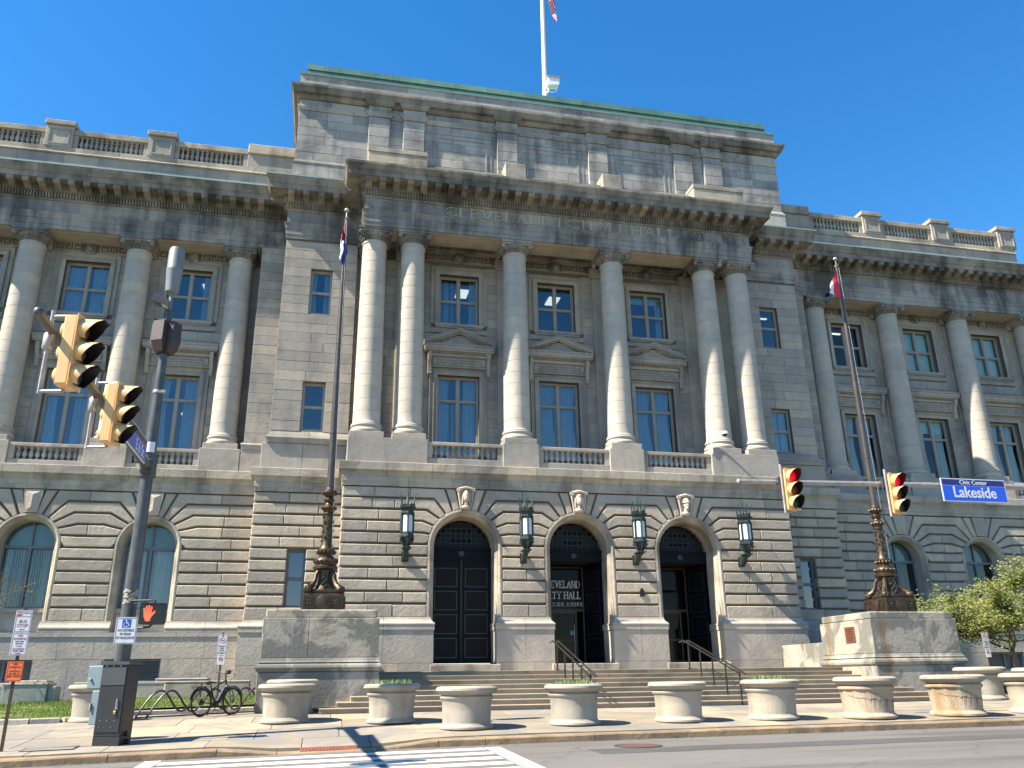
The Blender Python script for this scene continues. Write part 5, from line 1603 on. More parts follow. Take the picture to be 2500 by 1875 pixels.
# ---------------------------------------------------------------- wall lanterns
def lantern():
    t = thing('wall_lantern', '', 'lantern')
    hexa = lambda r, z, k: (r*math.cos(PI/6+k*PI/3), r*math.sin(PI/6+k*PI/3), z)
    m = MB()      # wall bracket
    m.prism([(-.09,.62,-.20),(-.09,.50,-.22),(-.09,.40,-.16),(-.09,.30,-.04),(-.09,.18,.04),(-.09,-.10,.09),(-.09,-.10,.14),(-.09,.30,.14),(-.09,.62,.07)], (.18,0,0))
    m.box(-.13,.13,.57,.63,-.26,.12); m.bbox(-.16,.16,-.14,.35,.14,.19,.01)
    m.obj('bracket', LANT, t)
    m = MB(); m.lathe([(.12,.185),(.05,.215),(.045,.25),(.08,.27),(.05,.29),(.10,.32)], n=10); 
    for k in range(6):
        a = PI/6+k*PI/3; c, s_ = math.cos(a), math.sin(a)
        m.tube([(c*.07,s_*.07,.20),(c*.20,s_*.20,.34),(c*.245,s_*.245,.50),(c*.27,s_*.27,.47),(c*.28,s_*.28,.42)], [.025,.03,.03,.03,.02], 6)
    m.lathe([(.07,.25),(.17,.40),(.22,.52)], n=6, a0=PI/6)
    m.lathe([(.255,.52),(.29,.54),(.29,.60),(.255,.62),(.255,.70),(.27,.72)], n=6, a0=PI/6)
    m.lathe([(.25,1.38),(.28,1.40),(.28,1.44),(.25,1.46),(.25,1.54),(.33,1.60),(.34,1.64),(.0,1.70)], n=6, a0=PI/6)
    for k in range(6):
        m.tube([hexa(.255,.70,k), hexa(.255,1.40,k)], .026, 6)
    m.obj('cage', LANT, t)
    for k in range(6):
        a, b = Vector(hexa(.235,.72,k)), Vector(hexa(.235,.72,k+1))
        h = (b-a)*.14; p, q = a+h, b-h
        pts = [p, q]+[q.lerp(p, .5-.5*math.cos(PI*j/6))+Vector((0,0,.54+.09*math.sin(PI*j/6))) for j in range(7)]
        m = MB(); m.poly([tuple(v) for v in pts]); m.obj('lantern_pane', MILK, t, fix=False)
        m = MB()
        for s0, s1 in ((a, p), (q, b)):
            m.poly([tuple(s0),tuple(s1),tuple(s1+Vector((0,0,.68))),tuple(s0+Vector((0,0,.68)))])
        m.poly([tuple(p+Vector((0,0,.62))),tuple(q+Vector((0,0,.62))),tuple(q+Vector((0,0,.68))),tuple(p+Vector((0,0,.68)))])
        m.obj('pane_frame', LANT, t, fix=False)
    m = MB()
    for k in range(6):
        a = PI/6+k*PI/3; c, s_ = math.cos(a), math.sin(a)
        m.tube([(c*.24,s_*.24,1.62),(c*.25,s_*.25,1.80),(c*.285,s_*.285,1.97),(c*.36,s_*.36,2.14)], [.028,.026,.018,.005], 6)
        a2 = k*PI/3; m.tube([(.22*math.cos(a2),.22*math.sin(a2),1.62),(.25*math.cos(a2),.25*math.sin(a2),1.80)], [.035,.012], 5)
        for j in range(3): m.ell((.25*math.cos(a+.25*(j+1)),.25*math.sin(a+.25*(j+1)),1.70+.03*(j%2)), .035,.035,.04,5,4)
    m.tube([(0,0,1.66),(0,0,2.2),(0,0,2.78)], [.026,.018,.006], 6)
    m.obj('spike_crown', LANT, t, True)
    return t
LAB = ['verdigris bronze wall lantern leftmost, beside the closed arched door', 'verdigris bronze wall lantern between the closed arched door and the lettered doorway',
       'verdigris bronze wall lantern between the lettered doorway and the last arch', 'verdigris bronze wall lantern rightmost of the four, nearest the hanging traffic signal']
ln = lantern()
for i, x in enumerate((-6.76,-2.27,2.24,6.72)):
    o = ln if i == 0 else copy_tree(ln)
    o.location = (x, -.80, 5.27); o['label'] = LAB[i]; o['group'] = 'lanterns beside the arched doors'
# small dark plaque between doors, dome camera on the column base
t = thing('wall_plaque', 'tiny dark plaque on the pier between the two open doorways', 'plaque', (2.42, YC-.02, 3.95))
m = MB(); m.bbox(-.10,.10,-.03,.02,-.12,.10,.01); m.lathe([(.07,-.0),(.07,.02)], c=(0,.0,.12), n=10, M=Matrix.Rotation(PI/2,3,'X')); m.obj('plate', DARK, t)
t = thing('dome_camera', 'white dome security camera on a bent arm at a column foot', 'camera', (6.02, -.02, 9.72))
m = MB(); m.tube([(0,0,0),(-.02,-.05,.62),(.06,-.12,.74),(.36,-.42,.84)], .035, 8); m.obj('arm', WHITE, t, True)
m = MB(); m.lathe([(.14,.0),(.15,.05),(.10,.12),(.04,.14)], c=(.40,-.46,.72), n=14); m.obj('housing', WHITE, t, True)
m = MB(); m.ell((.40,-.46,.72), .11,.11,.09,12,8); m.obj('dome', BLACK, t, True)

# ---------------------------------------------------------------- handrails
def handrail():
    t = thing('handrail', '', 'handrail')
    for q in (-.09, .09):
        m = MB(); m.tube([(q,.45,1.98),(q,.12,2.03),(q,-3.45,1.02),(q,-3.72,.93)], .024, 8); m.obj('rail', STEEL2, t, True)
    for i in range(5):
        y = -.05-.87*i; zb = 1.14-(.2625*i) if i else 1.14
        zt = 2.0-.283*.87*i-.02
        zb = .09+RZ*8-RZ*2*i
        m = MB(); m.tube([(0,y,zb),(0,y,zt)], .026, 8); m.lathe([(.055,zb-.002),(.055,zb+.02)], c=(0,y,0), n=10)
        m.obj('post', STEEL2, t, True)
        m = MB(); m.tube([(-.09,y,zt+.02),(-.05,y,zt-.03),(.05,y,zt-.03),(.09,y,zt+.02)], .014, 6); m.obj('yoke', STEEL2, t, True)
    return t
hr = handrail(); hr.location = (-2.2,-4.35,0); hr['label'] = 'twin tube steel handrail on the steps in front of the lettered doorway'; hr['group'] = 'handrails on the steps'
place(hr, (2.3,-4.35,0), 0, 'twin tube steel handrail on the steps nearest the last arched doorway', 'handrails on the steps')
# ---------------------------------------------------------------- planters
def planter_mesh(ncor=40, ang=False):
    pr = [(.57,0),(.60,.02),(.60,.06),(.565,.10),(.555,.115),(.535,.14),(.55,.60),(.565,.66),(.60,.69),(.60,.735),(.575,.76),(.60,.785),(.66,.82),(.695,.87),(.69,.92),(.65,.955),(.58,.965),(.52,.93),(.50,.86)]
    m = MB(); m.lathe(pr, n=ncor, cap=False)
    return pr
def planter(kind):
    t = thing('planter', '', 'planter')
    n = 44; mat = CONC2 if kind == 'cracked' else CONC
    pr = [(.57,0),(.60,.02),(.60,.06),(.565,.10),(.555,.115),(.54,.14)]
    if kind == 'cracked': pr = [(.55,0),(.60,.03),(.605,.07),(.57,.11),(.545,.13),(.54,.15)]
    m = MB(); m.lathe(pr, n=n, cap=True); m.obj('foot', mat, t, True)
    m = MB()
    if kind == 'cracked':     # faceted drum that has broken into plates
        m.lathe([(.535,.14),(.55,.40),(.57,.63),(.58,.66)], n=12, cap=False, a0=PI/8)
        V = m.v
    else:
        m.lathe([(.535,.14),(.545,.40),(.555,.62),(.575,.66),(.60,.685),(.605,.72),(.585,.745),(.56,.755)], n=n, cap=False)
    m.obj('bowl', mat, t, True)
    if kind == 'cracked':
        m = MB(); m.lathe([(.575,.655),(.605,.68),(.61,.72),(.59,.745),(.56,.755)], n=n, cap=False); m.obj('moulding', mat, t, True)
        m = MB(); r = random.Random(5)          # crack lines, a thin dark gap round the body
        rr = lambda a_, z_: (.549+.08*(z_-.4))*math.cos(PI/12)/math.cos(((a_-PI/8) % (PI/6))-PI/12)+.003
        def sp_(a, z): q = rr(a, z); return (q*math.cos(a), q*math.sin(a), z)
        def crk(a, z, da, dz, n, w, br):
            pts = [sp_(a, z)]
            for i in range(n):
                a += da*r.uniform(.3,1.7); z = max(.17, min(.64, z+dz*r.uniform(.2,1.8)+r.uniform(-.03,.03)))
                pts.append(sp_(a, z))
                if br and r.random() < .30: crk(a, z, r.uniform(-.03,.05), -.055, r.randrange(3,7), w*.6, False)
            m.tube(pts, w, 4)
        crk(-3.1, .52, .055, 0, 52, .0055, True); crk(-2.2, .60, .05, -.006, 16, .0035, True)
        m.obj('crack', plain('crack_dark', (.10,.07,.045), .9, 0), t)
    m = MB(); m.lathe([(.555,.75),(.60,.785),(.66,.82),(.695,.865),(.69,.915),(.655,.95),(.58,.963),(.52,.93),(.50,.86)], n=n, cap=False); m.obj('rim', CONC, t, True)
    m = MB(); m.lathe([(.505,.875),(0,.885)], n=24, cap=False); m.obj('soil', SOIL, t)
    return t
def greens(t, n, hmin, hmax, seed):
    r = random.Random(seed); m = MB()
    for i in range(n):
        a = r.uniform(0, 2*PI); q = .47*math.sqrt(r.random()); h = r.uniform(hmin, hmax)
        x, y = q*math.cos(a), q*math.sin(a); b = r.uniform(0, PI); w = r.uniform(.012,.024)
        dx, dy = r.uniform(-.05,.05), r.uniform(-.05,.05)
        c, s = math.cos(b)*w, math.sin(b)*w
        m.add([(x-c,y-s,.88),(x+c,y+s,.88),(x+c*.8+dx*.5,y+s*.8+dy*.5,.88+h*.6),(x+dx,y+dy,.88+h),(x-c*.8+dx*.5,y-s*.8+dy*.5,.88+h*.6)], [(0,1,2,3,4)])
    tag(m.obj('shoots', LEAF2, t, fix=False), kind='stuff')
PL = [  # front contact, scale, kind, shoots, label
 (-10.31,-9.97,.98,'plain',0,'empty concrete planter with pale splash, nearer of the two before the left pedestal'),
 (-7.92,-10.73,.97,'plain',260,'concrete planter full of shoots left of the stairs'),
 (-6.45,-12.44,.99,'plain',0,'empty chipped concrete planter just right of the crosswalk'),
 (-3.99,-12.26,.98,'plain',240,'concrete planter full of shoots below the left handrail'),
 (-1.5,-12.26,.99,'plain',14,'bare mottled concrete planter between the two handrails'),
 (0.78,-12.39,1.01,'plain',300,'concrete planter full of tall green shoots at the right handrail foot'),
 (2.99,-12.83,1.06,'cracked',10,'ochre stained cracked faceted planter in front of the step ends'),
 (5.36,-12.85,1.07,'cracked',110,'badly cracked faceted planter in front of the plaque pedestal'),
 (-10.25,-7.62,.98,'plain',0,'concrete planter tucked against the left flagpole pedestal'),
 (10.18,-8.08,1.08,'plain',0,'concrete planter behind the badly cracked one, under the leafy tree'),
 (-14.88,-7.98,.98,'plain',0,'concrete planter at the lawn corner, half hidden by the dark cabinet'),
 (7.75,-12.69,1.07,'plain',0,'pale concrete planter at the kerb cut by the right photo edge'),
 (11.1,-9.42,1.08,'plain',0,'farthest right concrete planter, only its rim showing'),
]
proto = {k: planter(k) for k in ('plain','cracked')}
used = set()
for i, (x, y, sc, kind, sh, lab) in enumerate(PL):
    v = Vector((x+9.604, y+31.54)).normalized()*.58*sc
    cx, cy = x+v.x, y+v.y
    if kind not in used: o = proto[kind]; used.add(kind)
    else: o = copy_tree(proto[kind])
    PL[i] = (o,)+PL[i]
    o.location = (cx, cy, G(cx,cy)-.012); o.scale = (sc, sc, sc*.93); o.rotation_euler = (0,0,rnd.uniform(0,6) if kind == 'plain' else .15)
    o['label'] = lab; o['group'] = 'concrete planters along the sidewalk'
for q in PL:
    o, sh = q[0], q[5]
    if sh: greens(o, sh, .05 if sh < 200 else .10, .12 if sh < 200 else .21, sh)

# ---------------------------------------------------------------- signal pole, cabinet and what hangs on them
px, py = -13.62, -11.9
pz = G(px, py)
sp = thing('signal_pole', 'tall grey steel signal pole with mast arm, brown boxes and grey antenna drum on top', 'signal pole', (px, py, 0))
m = MB(); m.tube([(0,0,pz-.05),(0,0,3),(0,0,6.2),(0,0,9.3)], [.165,.145,.125,.075], 18); m.obj('pole', STEEL, sp, True)
m = MB(); m.lathe([(.20,pz-.02),(.22,pz+.02),(.22,pz+.06),(.18,pz+.10)], n=18); m.obj('base_flange', STEEL, sp, True)
m = MB(); m.lathe([(.155,5.22),(.18,5.24),(.18,5.62),(.155,5.64)], n=18); m.box(-.11,.11,-.30,-.15,5.28,5.60)
for q in (-1,1): m.ell((q*.08,-.31,5.33), .03,.02,.03,8,4); m.ell((q*.08,-.31,5.56), .03,.02,.03,8,4)
m.obj('arm_clamp', STEEL, sp, True)
m = MB(); m.tube([(0,-.28,5.45),(0,-2.5,5.52),(0,-5,5.58),(0,-8.12,5.66)], [.105,.09,.075,.06], 14); m.ell((0,-8.13,5.66), .068,.05,.068,10,6); m.obj('mast_arm', STEEL, sp, True)
m = MB(); m.tube([(0,0,9.25),(0,0,9.78)], .045, 8); m.lathe([(.09,9.76),(.15,9.80),(.155,9.84),(.19,10.36),(.195,10.38),(.185,10.42),(.185,10.90),(.165,10.96),(.0,10.985)], n=22); m.obj('antenna_drum', plain('antenna_grey', (.17,.18,.18), .5, .1), sp, True)
m = MB(); m.prism([(-.33,-.36,9.40),(.02,-.36,9.30),(.04,-.36,9.44),(-.31,-.36,9.60)], (0,.30,0)); m.tube([(0,0,9.2),(-.1,-.12,9.38)], .03, 6)
fl = m.obj('floodlight', STEEL, sp)
m = MB(); m.poly([(-.29,-.33,9.392),(.0,-.33,9.303),(.0,-.09,9.303),(-.29,-.09,9.392)]); m.obj('lens', MILK, fl, fix=False)
for k in range(4):
    a = -.5+k*PI/2; c, s_ = math.cos(a), math.sin(a)
    m = MB()
    V = []
    for z, o0, o1, w in ((8.95,.05,.30,.15),(8.45,.05,.31,.155),(8.20,.05,.20,.11)):
        for o, ww in ((o0,w),(o1,w),(o1,-w),(o0,-w)): V.append((c*o-s_*ww, s_*o+c*ww, z))
    m.add(V, [(0,1,2,3),(8,11,10,9)]+[(i*4+j,i*4+(j+1)%4,(i+1)*4+(j+1)%4,(i+1)*4+j) for i in range(2) for j in range(4)])
    m.obj('camera_box', BROWN, sp)
m = MB(); m.lathe([(.152,5.78),(.152,6.02)], n=12, cap=False, a0=-PI*.9, a1=-PI*.25); m.obj('sticker', SIGNW, sp)
m = MB(); m.lathe([(.12,7.2),(.125,7.21),(.125,7.26),(.12,7.27)], n=14); m.box(.08,.18,-.16,-.08,7.2,7.26); m.obj('band_clamp', GALV, sp)
m = MB()        # torn tape rings
for k in range(26):
    a = rnd.uniform(-2.6,-.4); z = 2.62+rnd.uniform(-.13,.16); m.ell((.148*math.cos(a), .148*math.sin(a), z), .05,.012,.03,5,3,Matrix.Rotation(a+PI/2,3,'Z'))
tag(m.obj('torn_tape', plain('old_tape', (.30,.26,.21), .9, 0), sp), kind='stuff')

def signal(lit, back):
    t = thing('traffic_signal', '', 'traffic signal')
    m = MB(); m.bbox(-.17,.17,-.0,.20,-.53,.53,.03)
    for k in (-1,0,1): m.prism([(-.13,.20,k*.34-.13),(.13,.20,k*.34-.13),(.13,.20,k*.34+.13),(-.13,.20,k*.34+.13)], (0,.0001,0)); m.lathe([(.13,0),(.11,.06),(.05,.10),(0,.11)], c=(0,.20,k*.34), n=14, M=Matrix.Rotation(-PI/2,3,'X'))
    m.obj('housing', YEL, t, True)
    m = MB(); m.box(-.19,.19,-.012,-.001,-.54,.54); m.obj('front_frame', YEL, t)
    for k, lens in ((1, lit), (0, AMB), (-1, GRNL)):
        z = k*.345
        m = MB(); m.lathe([(.15,0),(.10,.035),(0,.05)], c=(0,-.02,z), n=20, M=Matrix.Rotation(PI/2,3,'X')); m.obj('lens', lens, t, True)
        V = []; n = 22; F = []
        for j in range(n+1):
            a = math.radians(-55)+math.radians(290)*j/n
            L = .10+.20*max(0, .35+.65*math.sin(a)) if math.sin(a) < .75 else .30
            for r in (.165, .155):
                V += [(r*math.cos(a), -.013, z+r*math.sin(a)), (r*math.cos(a)*1.02, -.013-L, z+r*math.sin(a)*1.02-.02)]
        m = MB(); F1 = [[j*4,j*4+4,j*4+5,j*4+1] for j in range(n)]
        m.add(V, F1); o = m.obj('visor', YEL, t, True, fix=False)
        m = MB(); m.add(V, [[j*4+2,j*4+3,j*4+7,j*4+6] for j in range(n)]+[[j*4+1,j*4+5,j*4+7,j*4+3] for j in range(n)]); m.obj('visor_lining', BLACK, o, True, fix=False)
    bx, by = (0,.46) if back else (-.215,.10)
    m = MB(); m.tube([(bx,by,-.60),(bx,by,.66)], .03, 8); m.tube([(bx,by,.57),(0,.11,.57)], .022, 6); m.tube([(bx,by,-.57),(0,.11,-.57)], .025, 6)
    if back: m.lathe([(.06,-.12),(.075,-.10),(.075,.10),(.06,.12)], c=(bx,by,.18), n=10)
    m.obj('bracket', GALV, t, True)
    return t
sg = signal(AMB, True)
LBS = 'traffic signals'
sg.location = (-13.2, -19.45, 5.31); sg.rotation_euler = (0,0,math.radians(78)); sg['label'] = 'largest yellow traffic signal, nearest the tip of the grey mast arm'; sg['group'] = LBS
place(sg, (-13.2, -16.8, 5.22), math.radians(78), 'yellow traffic signal on the mast arm next to the purple and blue street sign', LBS)
sr = signal(REDL, False)
sr.location = (1.93, -12.52, 5.35); sr.rotation_euler = (0,0,math.radians(8)); sr['label'] = 'yellow traffic signal with red lens before the right end of the main block'; sr['group'] = LBS
place(sr, (4.96, -12.52, 5.34), math.radians(8), 'yellow traffic signal with red lens beside the flagpole and blue street sign', LBS)
# right mast arm comes in from a pole out of the picture
ra = thing('mast_arm', 'long weathered steel mast arm reaching in from the right in front of the facade', 'mast arm', (0,-12.3,0))
m = MB(); m.tube([(.58,0,5.56),(4,0,5.62),(9,0,5.70),(16.5,0,5.80)], [.055,.065,.08,.11], 12); m.ell((.58,0,5.56), .06,.07,.07,10,6); m.obj('arm', GALV, ra, True)
m = MB(); m.tube([(16.5,0,G(16.5,-12.3)-.1),(16.5,0,6.3)], [.16,.13], 14); m.obj('pole', STEEL, ra, True)
for x in (1.66, 4.69):
    m = MB(); m.lathe([(.085,-.05),(.095,-.03),(.095,.03),(.085,.05)], c=(x,0,5.57+.0155*x), n=10, M=Matrix.Rotation(PI/2,3,'Y')); m.box(x-.05,x+.05,-.14,-.07,5.52,5.68); m.obj('clamp', CABIN2, ra)
# street sign Lakeside
ss = thing('street_sign', 'blue street sign reading Civic Center Lakeside on the right mast arm', 'street sign', (7.40,-12.45,5.515))
m = MB(); m.box(-1.0,1.0,-.01,.012,-.315,.315); m.obj('panel', SIGNW, ss)
m = MB(); m.box(-.975,.975,-.013,-.011,-.29,.115); m.obj('blue_field', SIGNBB, ss)
m = MB(); m.box(-.975,.975,-.013,-.011,.128,.29); m.obj('navy_band', SIGNN, ss)
put('lettering', text_mesh('Lakeside', .42, SIGNW, sx=.93, bold=.008), ss, (0,-.016,-.07))
put('lettering', text_mesh('Civic Center', .165, SIGNW, bold=.002), ss, (0,-.016,.208))
m = MB(); m.box(-.6,-.55,.012,.10,-.28,.28); m.box(.55,.6,.012,.10,-.28,.28); m.obj('brace', GALV, ss)
# E 6 St sign on the left mast arm
s6 = thing('street_sign', 'blue and faded purple street sign ending in 6 St, partly hidden by a signal', 'street sign', (-13.47,-14.0,5.50), PI/2)
m = MB(); m.box(-.92,.92,-.01,.012,-.24,.26); m.obj('panel', SIGNW, s6)
m = MB(); m.box(-.90,.90,-.013,-.011,-.22,.09); m.obj('blue_field', plain('faded_blue', (.05,.09,.42), .4, 0), s6)
m = MB(); m.box(-.90,.90,-.013,-.011,.10,.24); m.obj('purple_band', SIGNP, s6)
put('lettering', text_mesh('E 6 St', .34, SIGNW, sx=1.0, bold=.004), s6, (.28,-.016,-.075))
# accessible entrance sign
ac = thing('accessible_sign', 'white sign with blue wheelchair symbol reading accessible in rear of building', 'sign', (-13.555,-12.25,1.925))
def rplate(m, w, h, r, y0, y1):
    pts = []
    for cx, cz, a0 in ((w/2-r,h/2-r,0),(-w/2+r,h/2-r,PI/2),(-w/2+r,-h/2+r,PI),(w/2-r,-h/2+r,1.5*PI)):
        pts += [(cx+r*math.cos(a0+PI/2*k/4), y0, cz+r*math.sin(a0+PI/2*k/4)) for k in range(5)]
    m.prism(pts, (0,y1-y0,0))
def rborder(m, w, h, t, y0, y1): rect_frame(m, -w/2, w/2, -h/2, h/2, t, y0, y1)
m = MB(); rplate(m, .415, .535, .03, -.004, .004); m.obj('panel', SIGNW, ac)
m = MB(); rborder(m, .385, .505, .007, -.0065, -.0045); m.obj('border', INK, ac)
m = MB(); m.box(-.085,.085,-.0065,-.0045,.06,.225); m.obj('symbol_field', SIGNB, ac)
m = MB()
m.lathe([(.016,0),(.016,.002)], c=(-.012,-.0075,.205), n=10, M=Matrix.Rotation(PI/2,3,'X'))
for pl_ in ([(-.012,.19),(-.008,.145),(.03,.145),(.048,.10),(.065,.105)],[(-.01,.165),(.025,.165)]):
    for (a,b),(c,d) in zip(pl_[:-1],pl_[1:]):
        v = Vector((c-a,d-b)); nn = Vector((-v.y,v.x)).normalized()*.006
        m.prism([(a+nn.x,-.0085,b+nn.y),(c+nn.x,-.0085,d+nn.y),(c-nn.x,-.0085,d-nn.y),(a-nn.x,-.0085,b-nn.y)], (0,.0015,0))
ar = [(-.008+.047*math.cos(a), .118+.045*math.sin(a)) for a in [2.1+3.9*k/14 for k in range(15)]]
for (a,b),(c,d) in zip(ar[:-1],ar[1:]):
    v = Vector((c-a,d-b)); nn = Vector((-v.y,v.x)).normalized()*.005
    m.prism([(a+nn.x,-.0085,b+nn.y),(c+nn.x,-.0085,d+nn.y),(c-nn.x,-.0085,d-nn.y),(a-nn.x,-.0085,b-nn.y)], (0,.0015,0))
m.obj('wheelchair_symbol', SIGNW, ac)
for k, tx in enumerate(('ACCESSIBLE','IN REAR','OF BUILDING')):
    put('lettering', text_mesh(tx, .068, INK, sx=.86, bold=.0008, depth=.0008), ac, (0,-.0055,.005-.075*k))
for z in (.245,-.235):
    m = MB(); m.ell((0,-.006,z), .009,.006,.009,8,4); m.obj('bolt', INK, ac)
# pedestrian signal
pd = thing('pedestrian_signal', 'black pedestrian signal box showing a lit red hand', 'pedestrian signal', (-13.06,-12.3,2.26), math.radians(6))
m = MB(); m.bbox(-.26,.26,-.02,.20,-.215,.215,.05); m.obj('housing', BLACK, pd)
m = MB(); rect_frame(m, -.255,.255,-.21,.21,.03,-.07,-.019); m.obj('hood', BLACK, pd)
m = MB(); m.poly([(-.22,-.024,-.18),(.22,-.024,-.18),(.22,-.024,.18),(-.22,-.024,.18)]); m.obj('lens', plain('black_lens', (.006,.006,.008), .2, 0), pd, fix=False)
hand = [(-.085,-.15),(-.005,-.15),(.012,-.07),(.075,.015),(.085,.05),(.07,.055),(.015,-.005),(.008,.015),(.022,.12),(.014,.14),(-.002,.135),(-.018,.035),(-.024,.04),(-.026,.155),(-.04,.168),(-.054,.155),(-.056,.04),(-.062,.038),(-.075,.145),(-.088,.155),(-.10,.145),(-.094,.03),(-.10,.028),(-.122,.105),(-.135,.11),(-.145,.10),(-.128,-.01),(-.122,-.06)]
m = MB(); m.prism([(x-.045,-.03,z) for x,z in hand], (0,.004,0)); m.obj('hand_symbol', HANDL, pd)
m = MB(); m.tube([(.02,.08,.20),(.0,.10,.27),(-.08,.14,.285),(-.52,.34,.285)], .022, 8); m.tube([(.0,.08,-.21),(-.05,.10,-.26),(-.12,.12,-.27),(-.54,.34,-.27)], .022, 8); m.obj('bracket', BLACK, pd, True)
# control cabinet
cb = thing('control_cabinet', 'dark charcoal steel traffic control cabinet with padlock at the foot of the signal pole', 'cabinet', (-13.56,-12.16,G(-13.56,-12.2)), math.radians(-17))
m = MB(); m.box(-.27,.27,-.23,.23,-.06,.16); m.obj('base', CABIN, cb)
m = MB(); m.bbox(-.275,.275,-.235,.235,.162,1.50,.012); m.obj('body', CABIN, cb)
m = MB(); m.box(-.245,.245,-.252,-.236,.24,1.10); m.obj('door', CABIN, cb)
m = MB(); m.box(-.25,.25,-.262,-.236,1.115,1.45); m.obj('upper_panel', CABIN2, cb)
m = MB(); m.prism([(-.30,-.27,1.50),(.30,-.27,1.50),(.30,-.27,1.56),(-.30,-.27,1.585)], (0,.54,0)); m.obj('roof', CABIN2, cb)
m = MB(); m.tube([(.15,-.28,.86),(.15,-.275,.70)], .014, 8); m.box(.125,.175,-.265,-.252,.66,.78); m.obj('handle', GALV, cb)
m = MB(); m.bbox(.105,.155,-.29,-.26,.57,.63,.006); m.tube([(.115,-.275,.63),(.118,-.275,.67),(.142,-.275,.67),(.145,-.275,.63)], .006, 6); m.obj('padlock', BRASS, cb)
m = MB()
for x in (-.16,-.02,.13): m.ell((x,-.264,1.475), .012,.008,.012,6,4); m.ell((x,-.255,.45), .010,.006,.010,6,4)
for x in (-.17,-.06,.08): m.ell((x,-.255,.33), .008,.006,.008,6,4)
m.obj('bolts', GALV, cb)
m = MB(); m.tube([(.277,0,.2),(.33,0,.2)], .045, 10); m.tube([(.277,.05,.05),(.34,.05,.05)], .05, 10); m.obj('conduit', CABIN, cb, True)
eb = thing('utility_box', 'pale blue grey steel utility box mounted behind the charcoal cabinet', 'box', (-14.0,-11.55,0), math.radians(-17))
m = MB(); m.bbox(-.30,.18,-.10,.12,.80,1.25,.012); m.obj('upper_box', BLUEBOX, eb)
m = MB(); m.bbox(-.14,.18,-.12,.12,.10,.76,.012); m.obj('lower_box', BLUEBOX, eb)
m = MB(); m.ell((-.22,-.12,.98), .03,.03,.03,8,5); m.box(-.15,-.12,-.16,-.12,.38,.52); m.obj('latch', GALV, eb)
m = MB(); m.tube([(0.05,0.05,G(-14,-11.5)-.02),(0.05,0.05,.85)], .04, 8); m.obj('stand', STEEL, eb)

# ---------------------------------------------------------------- sign posts
def sign(parent, w, h, z, lines, mat=SIGNW, ink=INK, y=-.035, border=True):
    m = MB(); rplate(m, w, h, .02, y-.004, y+.002); o = m.obj('sign_panel', mat, parent, loc=(0,0,z))
    if border: 
        m = MB(); rborder(m, w-.03, h-.03, .006, y-.0065, y-.0045); m.obj('border', ink, o)
    for tx, sz, dz, ik, sx in lines:
        put('lettering', text_mesh(tx, sz, ik, sx=sx, bold=.0006, depth=.0008), o, (0,y-.0055,dz))
    return o
p1 = thing('sign_post', 'rusty post with bus stop, no stopping and orange temporary parking signs', 'sign post', (-15.42,-12.54,G(-15.42,-12.54)))
b0 = -p1.location.z
m = MB(); m.box(-.028,.028,-.018,.018,-.05,2.34+b0); m.obj('post', RUST, p1)
o = sign(p1, .30, .42, 2.085+b0, [('BUS',.085,-.005,INKR,1),('STOP',.085,-.085,INKR,1)], ink=INKR)
m = MB(); m.box(-.135,-.045,-.0425,-.0395,.105,.195); m.obj('red_field', SIGNR, o)
put('lettering', text_mesh('NO', .06, SIGNW, bold=.001, depth=.0008), o, (-.09,-.0435,.15)); put('lettering', text_mesh('STOPPING', .036, INKR, sx=.85, depth=.0008), o, (.045,-.0405,.155))
m = MB(); m.box(-.135,.135,-.042,-.0395,.093,.098); m.prism([(-.05,-.042,-.155),(-.02,-.042,-.14),(-.02,-.042,-.15),(.05,-.042,-.15),(.05,-.042,-.16),(-.02,-.042,-.16),(-.02,-.042,-.17)], (0,.002,0)); m.obj('arrow', INKR, o)
o = sign(p1, .30, .43, 1.655+b0, [('NO',.060,.155,INKR,1),('STOPPING',.055,.095,INKR,.9),('7AM-9:30AM',.034,.045,INKR,.8),('4PM-6:30PM',.034,.005,INKR,.8),('NO PARKING',.040,-.095,INKR,.85),('OTHER TIMES',.040,-.135,INKR,.82)], ink=INKR)
m = MB()
for z in (-.04,-.175): m.prism([(.055,-.042,z),(.025,-.042,z+.013),(.025,-.042,z+.004),(-.055,-.042,z+.004),(-.055,-.042,z-.004),(.025,-.042,z-.004),(.025,-.042,z-.013)], (0,.002,0))
m.obj('arrow', INK, o)
sign(p1, .29, .37, 1.14+b0, [('NO',.052,.135,INK,1),('STOPPING',.048,.08,INKR,.9),('OR',.02,.045,INKR,.9),('PARKING',.048,.005,INKR,.95),('FRI. APR. 26',.044,-.045,INK,.85),('8AM - NOON',.044,-.09,INK,.9)], mat=SIGNO, ink=INKR)
def ring_sign(o, r, z, y):
    m = MB(); m.lathe([(r,0),(r,.002),(r-.012,.002),(r-.012,0)], c=(0,y,z), n=22, M=Matrix.Rotation(PI/2,3,'X'), cap=False)
    c = r*.68; m.prism([(-c-.006,y,z+c),(-c+.006,y,z+c+.004),(c+.006,y,z-c),(c-.006,y,z-c-.004)], (0,-.002,0)); m.obj('prohibition_ring', SIGNR, o)
    m = MB(); m.box(-.055,.04,y-.0005,y-.0001,z-.012,z+.008); m.tube([(.045,y,z+.01),(.06,y,z+.03)], .004, 5); m.obj('cigarette', INK, o)
